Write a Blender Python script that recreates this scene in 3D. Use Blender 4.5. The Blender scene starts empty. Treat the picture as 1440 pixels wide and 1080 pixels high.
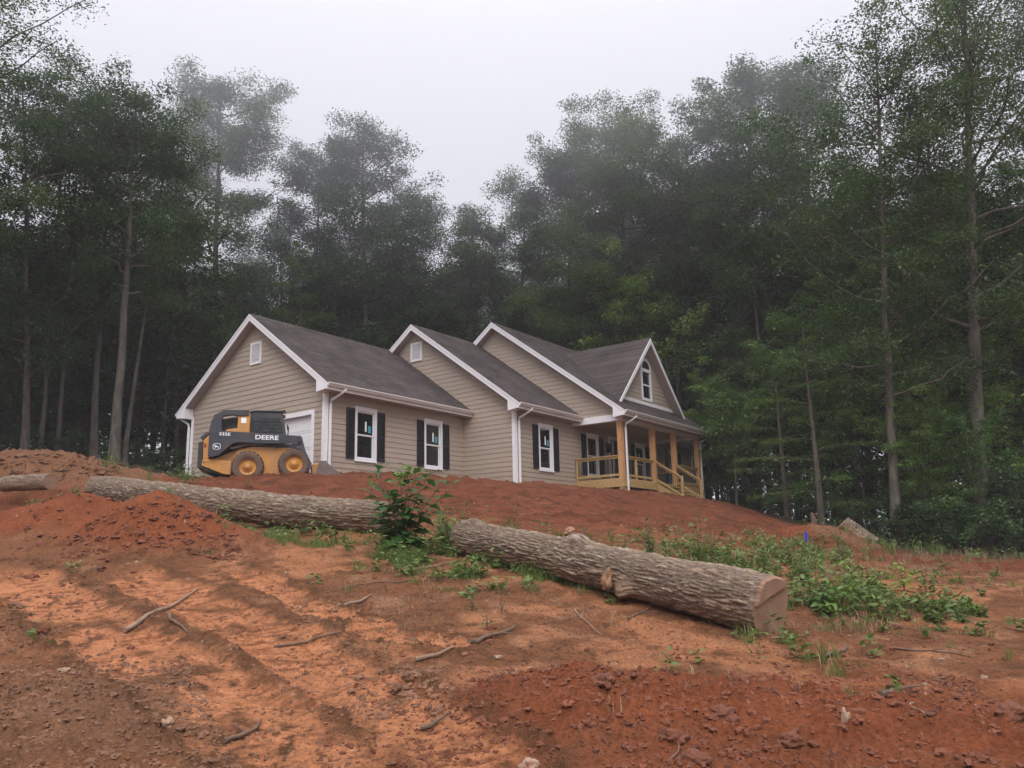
import bpy, bmesh, math, random
import numpy as np
from mathutils import Vector, Matrix
random.seed(7); RNG = np.random.default_rng(7)
scene = bpy.context.scene
col = scene.collection
PI = math.pi
CZ = 1.6                                   # eye height above the ground underfoot
FPX, PITCH, ROLL = 1179.0, math.radians(12.006), math.radians(1.29)

# ------------------------------------------------------------------ view geometry (used only to find where things stand)
def ray(px, py):
    X = px-720.0; Y = 540.0-py
    Xc = X*math.cos(ROLL)+Y*math.sin(ROLL); Yc = -X*math.sin(ROLL)+Y*math.cos(ROLL)
    x, y, z = Xc/FPX, 1.0, Yc/FPX
    return np.array([x, y*math.cos(PITCH)-z*math.sin(PITCH), y*math.sin(PITCH)+z*math.cos(PITCH)])
def at(px, py, D):                          # point at forward distance D
    d = ray(px, py); d = d*D/d[1]
    return np.array([d[0], d[1], d[2]+CZ])

# ------------------------------------------------------------------ object helpers
def tag(o, label=None, cat=None, group=None, kind=None):
    if label: o['label'] = label
    if cat: o['category'] = cat
    if group: o['group'] = group
    if kind: o['kind'] = kind
    return o
def empty(name, loc=(0,0,0), rz=0.0, label=None, cat=None, group=None):
    o = bpy.data.objects.new(name, None); col.objects.link(o)
    o.location = Vector([float(c) for c in loc]); o.rotation_euler = (0,0,rz); o.empty_display_size = .2
    return tag(o, label, cat, group)
def link(name, me, mat=None, parent=None):
    if mat is not None and not me.materials: me.materials.append(mat)
    o = bpy.data.objects.new(name, me); col.objects.link(o)
    if parent is not None: o.parent = parent
    return o
def np_mesh(name, V, Fq, smooth=False):     # V (n,3), Fq (m,k) with constant k
    V = np.ascontiguousarray(V, np.float32); Fq = np.ascontiguousarray(Fq, np.int32)
    me = bpy.data.meshes.new(name); m, k = Fq.shape
    me.vertices.add(len(V)); me.vertices.foreach_set('co', V.ravel())
    me.loops.add(m*k); me.loops.foreach_set('vertex_index', Fq.ravel())
    me.polygons.add(m); me.polygons.foreach_set('loop_start', np.arange(0, m*k, k, dtype=np.int32))
    try: me.polygons.foreach_set('loop_total', np.full(m, k, np.int32))
    except Exception: pass
    me.polygons.foreach_set('use_smooth', np.full(m, smooth, bool))
    me.update(calc_edges=True); me.validate()
    return me
class MB:
    def __init__(s): s.v = []; s.f = []
    def quad(s, *p):
        n = len(s.v); s.v += [tuple(float(c) for c in q) for q in p]; s.f.append(tuple(range(n, n+len(p))))
    def hexa(s, P):                          # 8 points: bottom 4, top 4
        n = len(s.v); s.v += [tuple(float(c) for c in q) for q in P]
        for f in ((3,2,1,0),(4,5,6,7),(0,1,5,4),(1,2,6,5),(2,3,7,6),(3,0,4,7)): s.f.append(tuple(n+i for i in f))
    def box(s, a, b):
        x0,y0,z0 = a; x1,y1,z1 = b
        s.hexa([(x0,y0,z0),(x1,y0,z0),(x1,y1,z0),(x0,y1,z0),(x0,y0,z1),(x1,y0,z1),(x1,y1,z1),(x0,y1,z1)])
    def prism(s, pts, a, b, axis):           # polygon pts in the other two axes, extruded along axis from a to b
        def P(p, t):
            if axis == 0: return (t, p[0], p[1])
            if axis == 1: return (p[0], t, p[1])
            return (p[0], p[1], t)
        n = len(s.v); k = len(pts)
        s.v += [P(p, a) for p in pts]+[P(p, b) for p in pts]
        s.f.append(tuple(n+i for i in range(k))); s.f.append(tuple(n+k+i for i in reversed(range(k))))
        for i in range(k):
            j = (i+1) % k; s.f.append((n+j, n+i, n+k+i, n+k+j))
    def tube(s, path, rad, k=8, cap=True, sq=1.0):
        path = [Vector(p) for p in path]
        if not hasattr(rad, '__len__'): rad = [rad]*len(path)
        n = len(s.v); up = Vector((0,0,1))
        for i, p in enumerate(path):
            d = (path[min(i+1,len(path)-1)]-path[max(i-1,0)]).normalized()
            a = d.cross(up)
            if a.length < .05: a = d.cross(Vector((1,0,0)))
            a.normalize(); b = a.cross(d)
            for j in range(k):
                t = 2*PI*(j+.5)/k; s.v.append(tuple(p+(a*math.cos(t)+b*math.sin(t)*sq)*rad[i]))
        for i in range(len(path)-1):
            for j in range(k):
                j2 = (j+1) % k
                s.f.append((n+i*k+j, n+i*k+j2, n+(i+1)*k+j2, n+(i+1)*k+j))
        if cap:
            s.f.append(tuple(n+j for j in reversed(range(k)))); m = n+(len(path)-1)*k; s.f.append(tuple(m+j for j in range(k)))
    def lathe(s, prof, c, k=28):             # revolve (r, y) about the y axis through c
        n = len(s.v)
        for r, y in prof:
            for j in range(k):
                t = 2*PI*j/k; s.v.append((c[0]+r*math.cos(t), c[1]+y, c[2]+r*math.sin(t)))
        for i in range(len(prof)-1):
            for j in range(k):
                j2 = (j+1) % k; s.f.append((n+i*k+j, n+i*k+j2, n+(i+1)*k+j2, n+(i+1)*k+j))
    def build(s, name, mat, parent=None, bevel=0, smooth=False):
        me = bpy.data.meshes.new(name); me.from_pydata(s.v, [], s.f); me.materials.append(mat)
        bm = bmesh.new(); bm.from_mesh(me)
        bmesh.ops.remove_doubles(bm, verts=bm.verts, dist=1e-5)
        bmesh.ops.recalc_face_normals(bm, faces=bm.faces); bm.to_mesh(me); bm.free()
        if smooth:
            for p in me.polygons: p.use_smooth = True
        o = link(name, me, None, parent)
        if bevel:
            m = o.modifiers.new('b', 'BEVEL'); m.width = bevel; m.segments = 2; m.limit_method = 'ANGLE'; m.angle_limit = .6
        return o

# ------------------------------------------------------------------ noise
def _h(ix, iy, iz, s):
    h = (ix.astype(np.uint32)*np.uint32(374761393) ^ iy.astype(np.uint32)*np.uint32(668265263) ^ iz.astype(np.uint32)*np.uint32(2246822519)) + np.uint32(s*3266489917 & 0xffffffff)
    h = (h ^ (h >> np.uint32(15)))*np.uint32(2246822519); h = (h ^ (h >> np.uint32(13)))*np.uint32(3266489917); return h ^ (h >> np.uint32(16))
def noise(x, y, z=0.0, s=0):
    x, y, z = np.broadcast_arrays(np.asarray(x, float), np.asarray(y, float), np.asarray(z, float))
    xi, yi, zi = np.floor(x), np.floor(y), np.floor(z); fx, fy, fz = x-xi, y-yi, z-zi
    xi, yi, zi = xi.astype(np.int64), yi.astype(np.int64), zi.astype(np.int64)
    u, v, w = [t*t*t*(t*(t*6-15)+10) for t in (fx, fy, fz)]
    out = 0.0
    for a in (0,1):
        for b in (0,1):
            for c in (0,1):
                h = _h(xi+a, yi+b, zi+c, s)
                g = ((h & np.uint32(1023)).astype(float)/511.5-1)*(fx-a)+(((h >> np.uint32(10)) & np.uint32(1023)).astype(float)/511.5-1)*(fy-b)+(((h >> np.uint32(20)) & np.uint32(1023)).astype(float)/511.5-1)*(fz-c)
                out = out + g*(u if a else 1-u)*(v if b else 1-v)*(w if c else 1-w)
    return out*1.1
def fbm(x, y, z=0.0, o=4, s=0, g=.5):
    t = 0; a = 1.0
    for i in range(o):
        t = t+a*noise(np.asarray(x)*2**i, np.asarray(y)*2**i, np.asarray(z)*2**i, s+i); a *= g
    return t
def ss(a, b, x): t = np.clip((x-a)/(b-a), 0, 1); return t*t*(3-2*t)

# ------------------------------------------------------------------ materials
def mat(name):
    m = bpy.data.materials.new(name); m.use_nodes = True
    n = m.node_tree.nodes; l = m.node_tree.links
    return m, n, l, n['Principled BSDF']
def simple(name, c, rough=.6, metal=0.0, spec=.5, var=.12, scale=6.0, bump=0.0, bscale=60.0, dirt=None, streak=(1,1,1), coat=0):
    m, n, l, b = mat(name)
    b.inputs['Roughness'].default_value = rough; b.inputs['Metallic'].default_value = metal
    b.inputs['Specular IOR Level'].default_value = spec; b.inputs['Coat Weight'].default_value = coat
    tc = n.new('ShaderNodeTexCoord'); mp = n.new('ShaderNodeMapping'); mp.inputs['Scale'].default_value = streak
    l.new(tc.outputs['Object'], mp.inputs['Vector'])
    t = n.new('ShaderNodeTexNoise'); t.inputs['Scale'].default_value = scale; t.inputs['Detail'].default_value = 6
    l.new(mp.outputs[0], t.inputs['Vector'])
    r = n.new('ShaderNodeValToRGB'); e = r.color_ramp.elements
    e[0].position = .3; e[1].position = .7
    e[0].color = (*[max(0, x*(1-var)) for x in c], 1); e[1].color = (*[min(1, x*(1+var)) for x in c], 1)
    l.new(t.outputs[0], r.inputs[0]); out = r.outputs[0]
    if dirt:
        t2 = n.new('ShaderNodeTexNoise'); t2.inputs['Scale'].default_value = scale*.6; t2.inputs['Detail'].default_value = 8; t2.inputs['Roughness'].default_value = .7
        l.new(tc.outputs['Object'], t2.inputs['Vector'])
        r2 = n.new('ShaderNodeValToRGB'); r2.color_ramp.elements[0].position = .5-dirt[1]*.2; r2.color_ramp.elements[1].position = .8
        l.new(t2.outputs[0], r2.inputs[0])
        mx = n.new('ShaderNodeMix'); mx.data_type = 'RGBA'; l.new(r2.outputs[0], mx.inputs[0]); l.new(out, mx.inputs[6]); mx.inputs[7].default_value = (*dirt[0], 1)
        out = mx.outputs[2]
    l.new(out, b.inputs['Base Color'])
    if bump:
        t3 = n.new('ShaderNodeTexNoise'); t3.inputs['Scale'].default_value = bscale; t3.inputs['Detail'].default_value = 5
        l.new(mp.outputs[0], t3.inputs['Vector'])
        bp = n.new('ShaderNodeBump'); bp.inputs['Strength'].default_value = bump; bp.inputs['Distance'].default_value = .01
        l.new(t3.outputs[0], bp.inputs['Height']); l.new(bp.outputs[0], b.inputs['Normal'])
    return m
SOIL = (.24,.10,.055)
M = {}
M['siding'] = simple('siding_paint', (.370,.298,.240), .65, var=.05, scale=.8, bump=.15, bscale=40, streak=(.3,.3,3))
def splash(m, z0, z1, amt, c):
    n = m.node_tree.nodes; l = m.node_tree.links; b = n['Principled BSDF']; src_ = b.inputs['Base Color'].links[0].from_socket
    tc = n.new('ShaderNodeTexCoord'); sx = n.new('ShaderNodeSeparateXYZ'); l.new(tc.outputs['Object'], sx.inputs[0]); t = n.new('ShaderNodeTexNoise'); t.inputs['Scale'].default_value = 5; t.inputs['Detail'].default_value = 8; t.inputs['Roughness'].default_value = .75; l.new(tc.outputs['Object'], t.inputs['Vector'])
    a = n.new('ShaderNodeMapRange'); a.inputs[1].default_value = z1; a.inputs[2].default_value = z0; l.new(sx.outputs[2], a.inputs[0]); c_ = n.new('ShaderNodeMapRange'); c_.inputs[1].default_value = .38; c_.inputs[2].default_value = .68; l.new(t.outputs[0], c_.inputs[0])
    k = n.new('ShaderNodeMath'); k.operation = 'MULTIPLY'; l.new(a.outputs[0], k.inputs[0]); l.new(c_.outputs[0], k.inputs[1]); k2 = n.new('ShaderNodeMath'); k2.operation = 'MULTIPLY'; k2.inputs[1].default_value = amt; l.new(k.outputs[0], k2.inputs[0])
    mx = n.new('ShaderNodeMix'); mx.data_type = 'RGBA'; l.new(k2.outputs[0], mx.inputs[0]); l.new(src_, mx.inputs[6]); mx.inputs[7].default_value = (*c, 1); l.new(mx.outputs[2], b.inputs['Base Color'])
splash(M['siding'], .0, .8, .55, (.26,.12,.07))
M['white'] = simple('white_trim', (.76,.74,.76), .45, var=.03, scale=2)
M['gutterw'] = simple('gutter_paint', (.66,.62,.60), .4, var=.03, scale=2)
M['soffit'] = simple('soffit_tan', (.38,.32,.29), .6, var=.04, scale=2)
M['black'] = simple('shutter_black', (.012,.013,.017), .55, var=.1)
M['glass'] = simple('window_glass', (.012,.013,.014), .03, var=.2, scale=1.2, spec=.6)
M['door_white'] = simple('garage_door_white', (.72,.71,.72), .5, var=.02)
M['cedar'] = simple('post_cedar', (.48,.25,.11), .7, var=.2, scale=5, streak=(6,6,.5), bump=.2)
M['treated'] = simple('treated_pine', (.40,.26,.105), .7, var=.2, scale=6, streak=(2,2,2), bump=.2)
M['sticker_w'] = simple('sticker_white', (.8,.85,.85), .5, var=.02)
M['sticker_b'] = simple('sticker_teal', (.05,.30,.38), .5, var=.1, scale=30)
M['conc'] = simple('foundation', (.30,.27,.24), .9, var=.15, bump=.3)
M['ceil'] = simple('porch_ceiling', (.34,.29,.26), .6, var=.04)
M['metal'] = simple('lantern_black', (.015,.015,.015), .4, var=.1)
M['yellow'] = simple('machine_yellow', (.60,.27,.035), .45, var=.1, scale=3, dirt=((.33,.17,.08), .9))
splash(M['yellow'], .2, 1.0, .6, (.24,.12,.065))
M['navy'] = simple('machine_dark_paint', (.022,.026,.038), .45, var=.2, scale=3, dirt=((.07,.055,.05), .35))
M['tyre'] = simple('tyre_rubber', (.075,.052,.042), .9, var=.2, scale=8, dirt=((.17,.095,.065), .9), bump=.5)
M['rim'] = simple('rim_yellow', (.55,.25,.035), .5, var=.1, scale=6, dirt=((.34,.17,.08), .8))
M['cabglass'] = simple('cab_glass', (.015,.022,.022), .05, var=.5, scale=4)
M['redlens'] = simple('red_lens', (.30,.015,.012), .3)
M['steel'] = simple('worn_steel', (.12,.10,.09), .5, metal=.3, var=.3, scale=4, dirt=((.20,.12,.08), .6))
M['decal'] = simple('decal_white', (.75,.77,.78), .5, var=.02)
M['darkmetal'] = simple('dark_mechanics', (.02,.018,.017), .6, var=.3)
M['wood_cut'] = simple('sawn_wood', (.225,.130,.082), .85, var=.18, scale=5, bump=.3)
M['wood_raw'] = simple('raw_wood', (.25,.135,.075), .8, var=.3, scale=9, bump=.4)
M['stick'] = simple('stick_bark', (.12,.072,.048), .9, var=.35, scale=9, bump=.4)
M['stickpale'] = simple('stick_pale', (.22,.145,.095), .9, var=.3, scale=9, bump=.4)
M['rock'] = simple('red_clod', (.135,.045,.023), .95, var=.3, scale=9, bump=.6, dirt=((.10,.038,.022), .5))
M['stone'] = simple('pale_stone', (.33,.22,.155), .9, var=.25, scale=9, bump=.5, dirt=((.20,.09,.05), .5))
M['clod'] = simple('soil_clods', (.135,.044,.021), .95, var=.4, scale=2.2, bump=.6, bscale=40)
M['clodbrown'] = simple('soil_clods_brown', (.150,.070,.037), .95, var=.35, scale=2.5, bump=.6, bscale=40)
M['flag'] = simple('flag_blue', (.008,.035,.38), .5, var=.05)
M['flagwire'] = simple('flag_wire', (.3,.3,.3), .5)

def shingle():
    m, n, l, b = mat('shingles'); b.inputs['Roughness'].default_value = .95; b.inputs['Specular IOR Level'].default_value = .12
    tc = n.new('ShaderNodeTexCoord')
    br = n.new('ShaderNodeTexBrick'); br.inputs['Scale'].default_value = 1; br.inputs['Brick Width'].default_value = .32; br.inputs['Row Height'].default_value = .115
    br.inputs['Mortar Size'].default_value = .004; br.inputs['Color1'].default_value = (.056,.045,.043,1); br.inputs['Color2'].default_value = (.083,.068,.065,1); br.inputs['Mortar'].default_value = (.035,.027,.027,1)
    sx = n.new('ShaderNodeSeparateXYZ'); cb = n.new('ShaderNodeCombineXYZ'); l.new(tc.outputs['Object'], sx.inputs[0])
    ad = n.new('ShaderNodeMath'); ad.operation = 'ADD'
    l.new(sx.outputs[0], cb.inputs[0]); l.new(sx.outputs[2], cb.inputs[1]); l.new(cb.outputs[0], br.inputs['Vector'])
    t = n.new('ShaderNodeTexNoise'); t.inputs['Scale'].default_value = 90; t.inputs['Detail'].default_value = 3
    l.new(tc.outputs['Object'], t.inputs['Vector'])
    t2 = n.new('ShaderNodeTexNoise'); t2.inputs['Scale'].default_value = .9; t2.inputs['Detail'].default_value = 4; l.new(tc.outputs['Object'], t2.inputs['Vector'])
    s2 = n.new('ShaderNodeMath'); s2.operation = 'MULTIPLY'; l.new(t.outputs[0], s2.inputs[0]); l.new(t2.outputs[0], s2.inputs[1])
    r = n.new('ShaderNodeMapRange'); r.inputs[1].default_value = .1; r.inputs[2].default_value = .4; r.inputs[3].default_value = .65; r.inputs[4].default_value = 1.4
    l.new(s2.outputs[0], r.inputs[0])
    mx = n.new('ShaderNodeVectorMath'); mx.operation = 'SCALE'; l.new(br.outputs['Color'], mx.inputs[0]); l.new(r.outputs[0], mx.inputs['Scale'])
    l.new(mx.outputs[0], b.inputs['Base Color'])
    return m
M['shingle'] = shingle()

def foliage(name, c1, c2, trans=.35, nscale=.35):
    m = bpy.data.materials.new(name); m.use_nodes = True; n = m.node_tree.nodes; l = m.node_tree.links
    n.clear(); out = n.new('ShaderNodeOutputMaterial')
    tc = n.new('ShaderNodeTexCoord'); t = n.new('ShaderNodeTexNoise'); t.inputs['Scale'].default_value = nscale; t.inputs['Detail'].default_value = 2
    l.new(tc.outputs['Object'], t.inputs['Vector'])
    g = n.new('ShaderNodeNewGeometry')
    ma = n.new('ShaderNodeMath'); ma.operation = 'MULTIPLY_ADD'; ma.inputs[1].default_value = .5; l.new(g.outputs['Random Per Island'], ma.inputs[0])
    mb = n.new('ShaderNodeMapRange'); mb.inputs[1].default_value = .35; mb.inputs[2].default_value = .65; mb.inputs[3].default_value = 0; mb.inputs[4].default_value = .5
    l.new(t.outputs[0], mb.inputs[0]); l.new(mb.outputs[0], ma.inputs[2])
    mx = n.new('ShaderNodeMix'); mx.data_type = 'RGBA'; mx.inputs[6].default_value = (*c1, 1); mx.inputs[7].default_value = (*c2, 1); l.new(ma.outputs[0], mx.inputs[0])
    oi = n.new('ShaderNodeObjectInfo'); hs = n.new('ShaderNodeHueSaturation')
    mr = n.new('ShaderNodeMapRange'); mr.inputs[3].default_value = .7; mr.inputs[4].default_value = 1.3; l.new(oi.outputs['Random'], mr.inputs[0])
    mh = n.new('ShaderNodeMapRange'); mh.inputs[3].default_value = .515; mh.inputs[4].default_value = .48; l.new(oi.outputs['Random'], mh.inputs[0]); l.new(mh.outputs[0], hs.inputs['Hue'])
    l.new(mr.outputs[0], hs.inputs['Value']); l.new(mx.outputs[2], hs.inputs['Color'])
    d = n.new('ShaderNodeBsdfPrincipled'); d.inputs['Roughness'].default_value = .55; d.inputs['Specular IOR Level'].default_value = .35
    tr = n.new('ShaderNodeBsdfTranslucent'); l.new(hs.outputs[0], d.inputs['Base Color']); l.new(hs.outputs[0], tr.inputs['Color'])
    ms = n.new('ShaderNodeMixShader'); ms.inputs[0].default_value = trans; l.new(d.outputs[0], ms.inputs[1]); l.new(tr.outputs[0], ms.inputs[2])
    l.new(ms.outputs[0], out.inputs['Surface'])
    return m
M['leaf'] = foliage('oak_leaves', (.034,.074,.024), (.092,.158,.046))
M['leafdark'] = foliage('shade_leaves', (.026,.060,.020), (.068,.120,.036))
M['leaflight'] = foliage('light_leaves', (.080,.165,.034), (.17,.28,.06))
M['needle'] = foliage('hemlock_needles', (.085,.165,.030), (.19,.28,.055), .35)
M['weed'] = foliage('weed_leaves', (.060,.105,.026), (.16,.22,.055), .3, 3)
M['bigleaf'] = foliage('sapling_leaves', (.055,.125,.032), (.11,.215,.048), .35, 4)
M['newleaf'] = foliage('new_leaves', (.14,.25,.03), (.22,.33,.06), .4, 4)
M['straw'] = foliage('dry_straw', (.18,.12,.06), (.34,.26,.14), .2, 4)
M['darksap'] = foliage('dark_sapling', (.018,.05,.018), (.04,.09,.03), .3, 4)

def bark(name, c1, c2, scale=8.0, sz=.25, bump=.6):
    m, n, l, b = mat(name); b.inputs['Roughness'].default_value = .95; b.inputs['Specular IOR Level'].default_value = .2
    tc = n.new('ShaderNodeTexCoord'); mp = n.new('ShaderNodeMapping'); mp.inputs['Scale'].default_value = (1,1,sz); l.new(tc.outputs['Object'], mp.inputs['Vector'])
    t = n.new('ShaderNodeTexNoise'); t.inputs['Scale'].default_value = scale; t.inputs['Detail'].default_value = 6; t.inputs['Roughness'].default_value = .65; l.new(mp.outputs[0], t.inputs['Vector'])
    r = n.new('ShaderNodeValToRGB'); r.color_ramp.elements[0].position = .35; r.color_ramp.elements[1].position = .65
    r.color_ramp.elements[0].color = (*c1,1); r.color_ramp.elements[1].color = (*c2,1); l.new(t.outputs[0], r.inputs[0]); l.new(r.outputs[0], b.inputs['Base Color'])
    bp = n.new('ShaderNodeBump'); bp.inputs['Strength'].default_value = bump; bp.inputs['Distance'].default_value = .03; l.new(t.outputs[0], bp.inputs['Height']); l.new(bp.outputs[0], b.inputs['Normal'])
    return m
M['bark'] = bark('tree_bark', (.050,.040,.033), (.11,.092,.076))
M['barkpale'] = bark('pale_bark', (.060,.052,.043), (.140,.122,.102), 6)

def ground_mat():
    m, n, l, b = mat('red_clay_soil'); b.inputs['Roughness'].default_value = .95; b.inputs['Specular IOR Level'].default_value = .08
    a = n.new('ShaderNodeAttribute'); a.attribute_name = 'soil'
    tc = n.new('ShaderNodeTexCoord')
    t = n.new('ShaderNodeTexNoise'); t.inputs['Scale'].default_value = 26; t.inputs['Detail'].default_value = 9; t.inputs['Roughness'].default_value = .78; l.new(tc.outputs['Object'], t.inputs['Vector'])
    t2 = n.new('ShaderNodeTexNoise'); t2.inputs['Scale'].default_value = 3.1; t2.inputs['Detail'].default_value = 7; t2.inputs['Roughness'].default_value = .65; l.new(tc.outputs['Object'], t2.inputs['Vector'])
    mr = n.new('ShaderNodeMapRange'); mr.inputs[1].default_value = .3; mr.inputs[2].default_value = .7; mr.inputs[3].default_value = .48; mr.inputs[4].default_value = 1.55; l.new(t.outputs[0], mr.inputs[0])
    mr2 = n.new('ShaderNodeMapRange'); mr2.inputs[1].default_value = .3; mr2.inputs[2].default_value = .7; mr2.inputs[3].default_value = .80; mr2.inputs[4].default_value = 1.2; l.new(t2.outputs[0], mr2.inputs[0])
    mm = n.new('ShaderNodeMath'); mm.operation = 'MULTIPLY'; l.new(mr.outputs[0], mm.inputs[0]); l.new(mr2.outputs[0], mm.inputs[1])
    sc = n.new('ShaderNodeVectorMath'); sc.operation = 'SCALE'; l.new(a.outputs['Color'], sc.inputs[0]); l.new(mm.outputs[0], sc.inputs['Scale'])
    l.new(sc.outputs[0], b.inputs['Base Color'])
    bp = n.new('ShaderNodeBump'); bp.inputs['Strength'].default_value = .9; bp.inputs['Distance'].default_value = .03; l.new(t.outputs[0], bp.inputs['Height']); l.new(bp.outputs[0], b.inputs['Normal'])
    return m
M['ground'] = ground_mat()

# ------------------------------------------------------------------ terrain
CT = []
def cp(px, D, py): p = at(px, py, D); CT.append(tuple(p))
for px, D, py in [(-250,8,915),(100,8,915),(400,8,907),(720,8.2,902),(1100,8.8,896),(1400,8.5,905),(1700,8.5,900),
        (100,10,845),(400,10,838),(720,10,842),(1000,10,852),(1400,11,842),(1750,11,835),(655,12,788),(800,11,818),(950,9.8,856),
        (540,14.5,750),(400,15,746),(300,15.5,742),(60,13.5,765),(-200,13.5,765),(170,14.5,748),(720,14,762),(900,14,772),(1100,13,796),(1400,14,813),(1700,14,808),
        (600,19,706),(800,19,718),(950,19,735),(400,19,706),(200,19,700),(50,18,705),(-200,18,705),
        (600,24,675),(450,23,670),(380,23.6,671),(330,22,676),(800,24,694),(950,26,716),
        (1000,34,705),(1060,30,722),(1130,26,744),(1100,20,772),(1200,24,766),(1300,26,773),(1440,26,777),(1700,26,780),(1300,19,795),(1500,19,800),
        (200,25,675),(230,30,662),(160,33,655),(60,25,668),(-200,30,662)]: cp(px, D, py)
HO = np.array([-5.989, 26.356, 2.746+CZ]); HY = math.radians(53.804)
HU = np.array([math.cos(HY), math.sin(HY)]); HV = np.array([-math.sin(HY), math.cos(HY)])
for u, v, z in [(0,0,.12),(-1.5,4,.15),(0,7.3,.42),(3.5,0,.1),(6.9,-.2,.02),(6.9,-2.7,-.02),(10.9,-2.7,-.02),(11,-4.8,-.12),(14.5,-5.2,-.2),(18.2,-5,-.28),(23,-3,-.3),(29,0,-.4),(29,8,-.1),(15,8,.1),(6,8,.2),(15,2,0)]:
    q = HO[:2]+HU*u+HV*v; CT.append((q[0], q[1], HO[2]+z))
for x, y, z in [(0,0,0),(0,5,.49),(-3,5,.46),(3,5,.47),(-8,5,.45),(8,5,.40),(0,-12,-.9),(-20,0,.3),(20,0,-.2),(-20,-10,-.3),(20,-10,-.8),(14,40,2.2),(22,40,1.6),(25,55,2.0),(0,55,4.4),(-20,45,5.8),(-25,60,6.4),(30,25,1.2),(-30,25,4.4),(45,50,2),(-45,50,6),(0,75,4.5)]:
    CT.append((x, y, z))
CT = np.array(CT)
def _U(r2): return np.where(r2 > 1e-9, .5*r2*np.log(np.maximum(r2, 1e-9)), 0)
def _fit():
    n = len(CT); X = CT[:, :2]/10
    K = _U(((X[:,None]-X[None])**2).sum(-1))+np.eye(n)*.004; P = np.hstack([np.ones((n,1)), X])
    A = np.block([[K, P], [P.T, np.zeros((3,3))]])
    return np.linalg.solve(A, np.concatenate([CT[:,2], np.zeros(3)])), X
TW, TX = _fit()
def H0(x, y):
    x = np.asarray(x, float); y = np.asarray(y, float); r = np.hypot(x, y-15)
    k = np.minimum(1, 62/np.maximum(r, 1e-6)); xs = x*k; ys = 15+(y-15)*k
    out = TW[-3]+TW[-2]*xs/10+TW[-1]*ys/10
    for i in range(len(TX)): out = out+TW[i]*_U((xs/10-TX[i,0])**2+(ys/10-TX[i,1])**2)
    return out
def gp(px, py, f=H0, lo=2.5, hi=60):         # where the sight line meets the ground
    d = ray(px, py); t = np.linspace(lo, hi, 1500)/d[1]
    X, Y, Z = d[0]*t, d[1]*t, d[2]*t+CZ
    g = Z-f(X, Y); i = np.argmax(g < 0)
    if g[i] >= 0: i = len(t)-1
    return np.array([X[i], Y[i]])
# mounds: centre, radii, rotation, height, kind
MOUNDS = []
def mound(p, rx, ry, rot, h, kind, sharp=1.0): MOUNDS.append((p[0], p[1], rx, ry, rot, h, kind, sharp))
mound(at(80,660,20), 3.0, 1.9, .1, .85, 0)
mound(at(-60,660,19), 2.6, 1.6, .1, .5, 0)
mound(at(105,735,14.2), 1.6, .95, .3, .66, 1)
mound(at(220,750,13.2), 1.75, 1.0, -.15, .86, 1)
mound(at(35,735,15), 1.3, .8, 0, .35, 1)
mound(at(1142,750,24), 1.1, .9, 0, .36, 1)
mound(at(1185,755,23.6), 1.0, .7, 0, .32, 3)
mound(at(1130,880,8.7), .5, .35, .5, .10, 2)
mound(at(1320,900,8.2), .7, .4, -.2, .10, 2)
mound(at(1250,850,9.9), 1.1, .35, -.25, .13, 3)
mound(gp(1010,1000), 2.0, .8, -.06, .20, 1, .8)
mound(gp(780,1000), 1.0, .8, .2, .12, 1, .8)
mound(gp(1330,1040), 1.1, .5, -.3, .10, 1, .8)
mound(gp(60,1010), 1.3, 1.1, .5, .14, 3, .7)
mound(gp(560,965), .5, .22, .3, .11, 3)
mound(gp(500,880), .9, .3, .3, .07, 3)
mound(gp(230,1040), .5, .4, .3, .10, 3)
def mounds(x, y):
    h = 0*np.asarray(x, float); red = h.copy(); brn = h.copy()
    wob = fbm(np.asarray(x)*1.1, np.asarray(y)*1.1, 3.3, 3, 40)
    for cx, cy, rx, ry, rot, hh, kind, sharp in MOUNDS:
        dx = x-cx; dy = y-cy; c, s = math.cos(rot), math.sin(rot)
        a = (dx*c+dy*s)/rx; b = (-dx*s+dy*c)/ry
        d = np.sqrt(a*a+b*b)*(1+.30*wob)
        f = np.where(d < 2.2, np.exp(-d*d*1.6)*.75+.25*np.clip(1-d, 0, 1), 0)
        h = h+hh*f*(1+.12*wob); k = ss(.12, .4, f)
        if kind in (1,): red = np.maximum(red, k)
        if kind in (0, 3): brn = np.maximum(brn, k)
    return h, red, brn
def H1(x, y): return H0(x, y)+mounds(x, y)[0]
def poly(pts): return np.array([gp(*p) for p in pts])
TR = [(poly([(0,800),(70,838),(170,897),(280,968),(390,1040),(470,1100)]), .44, .055),
      (poly([(170,805),(245,832),(335,872),(440,932),(560,1005),(680,1090)]), .38, .05),
      (poly([(330,800),(440,850),(540,890),(640,905)]), .22, .05)]
def pdist(P, x, y):
    best = np.full(np.shape(x), 1e9); al = np.zeros(np.shape(x)); sd = np.zeros(np.shape(x)); acc = 0
    for i in range(len(P)-1):
        a, b = P[i], P[i+1]; d = b-a; L = np.hypot(*d); d = d/L
        t = np.clip((x-a[0])*d[0]+(y-a[1])*d[1], 0, L); ex = x-a[0]-d[0]*t; ey = y-a[1]-d[1]*t
        r = np.hypot(ex, ey); m = r < best
        best = np.where(m, r, best); al = np.where(m, acc+t, al); sd = np.where(m, np.sign(ex*d[1]-ey*d[0]), sd); acc += L
    return best, al, sd
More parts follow.
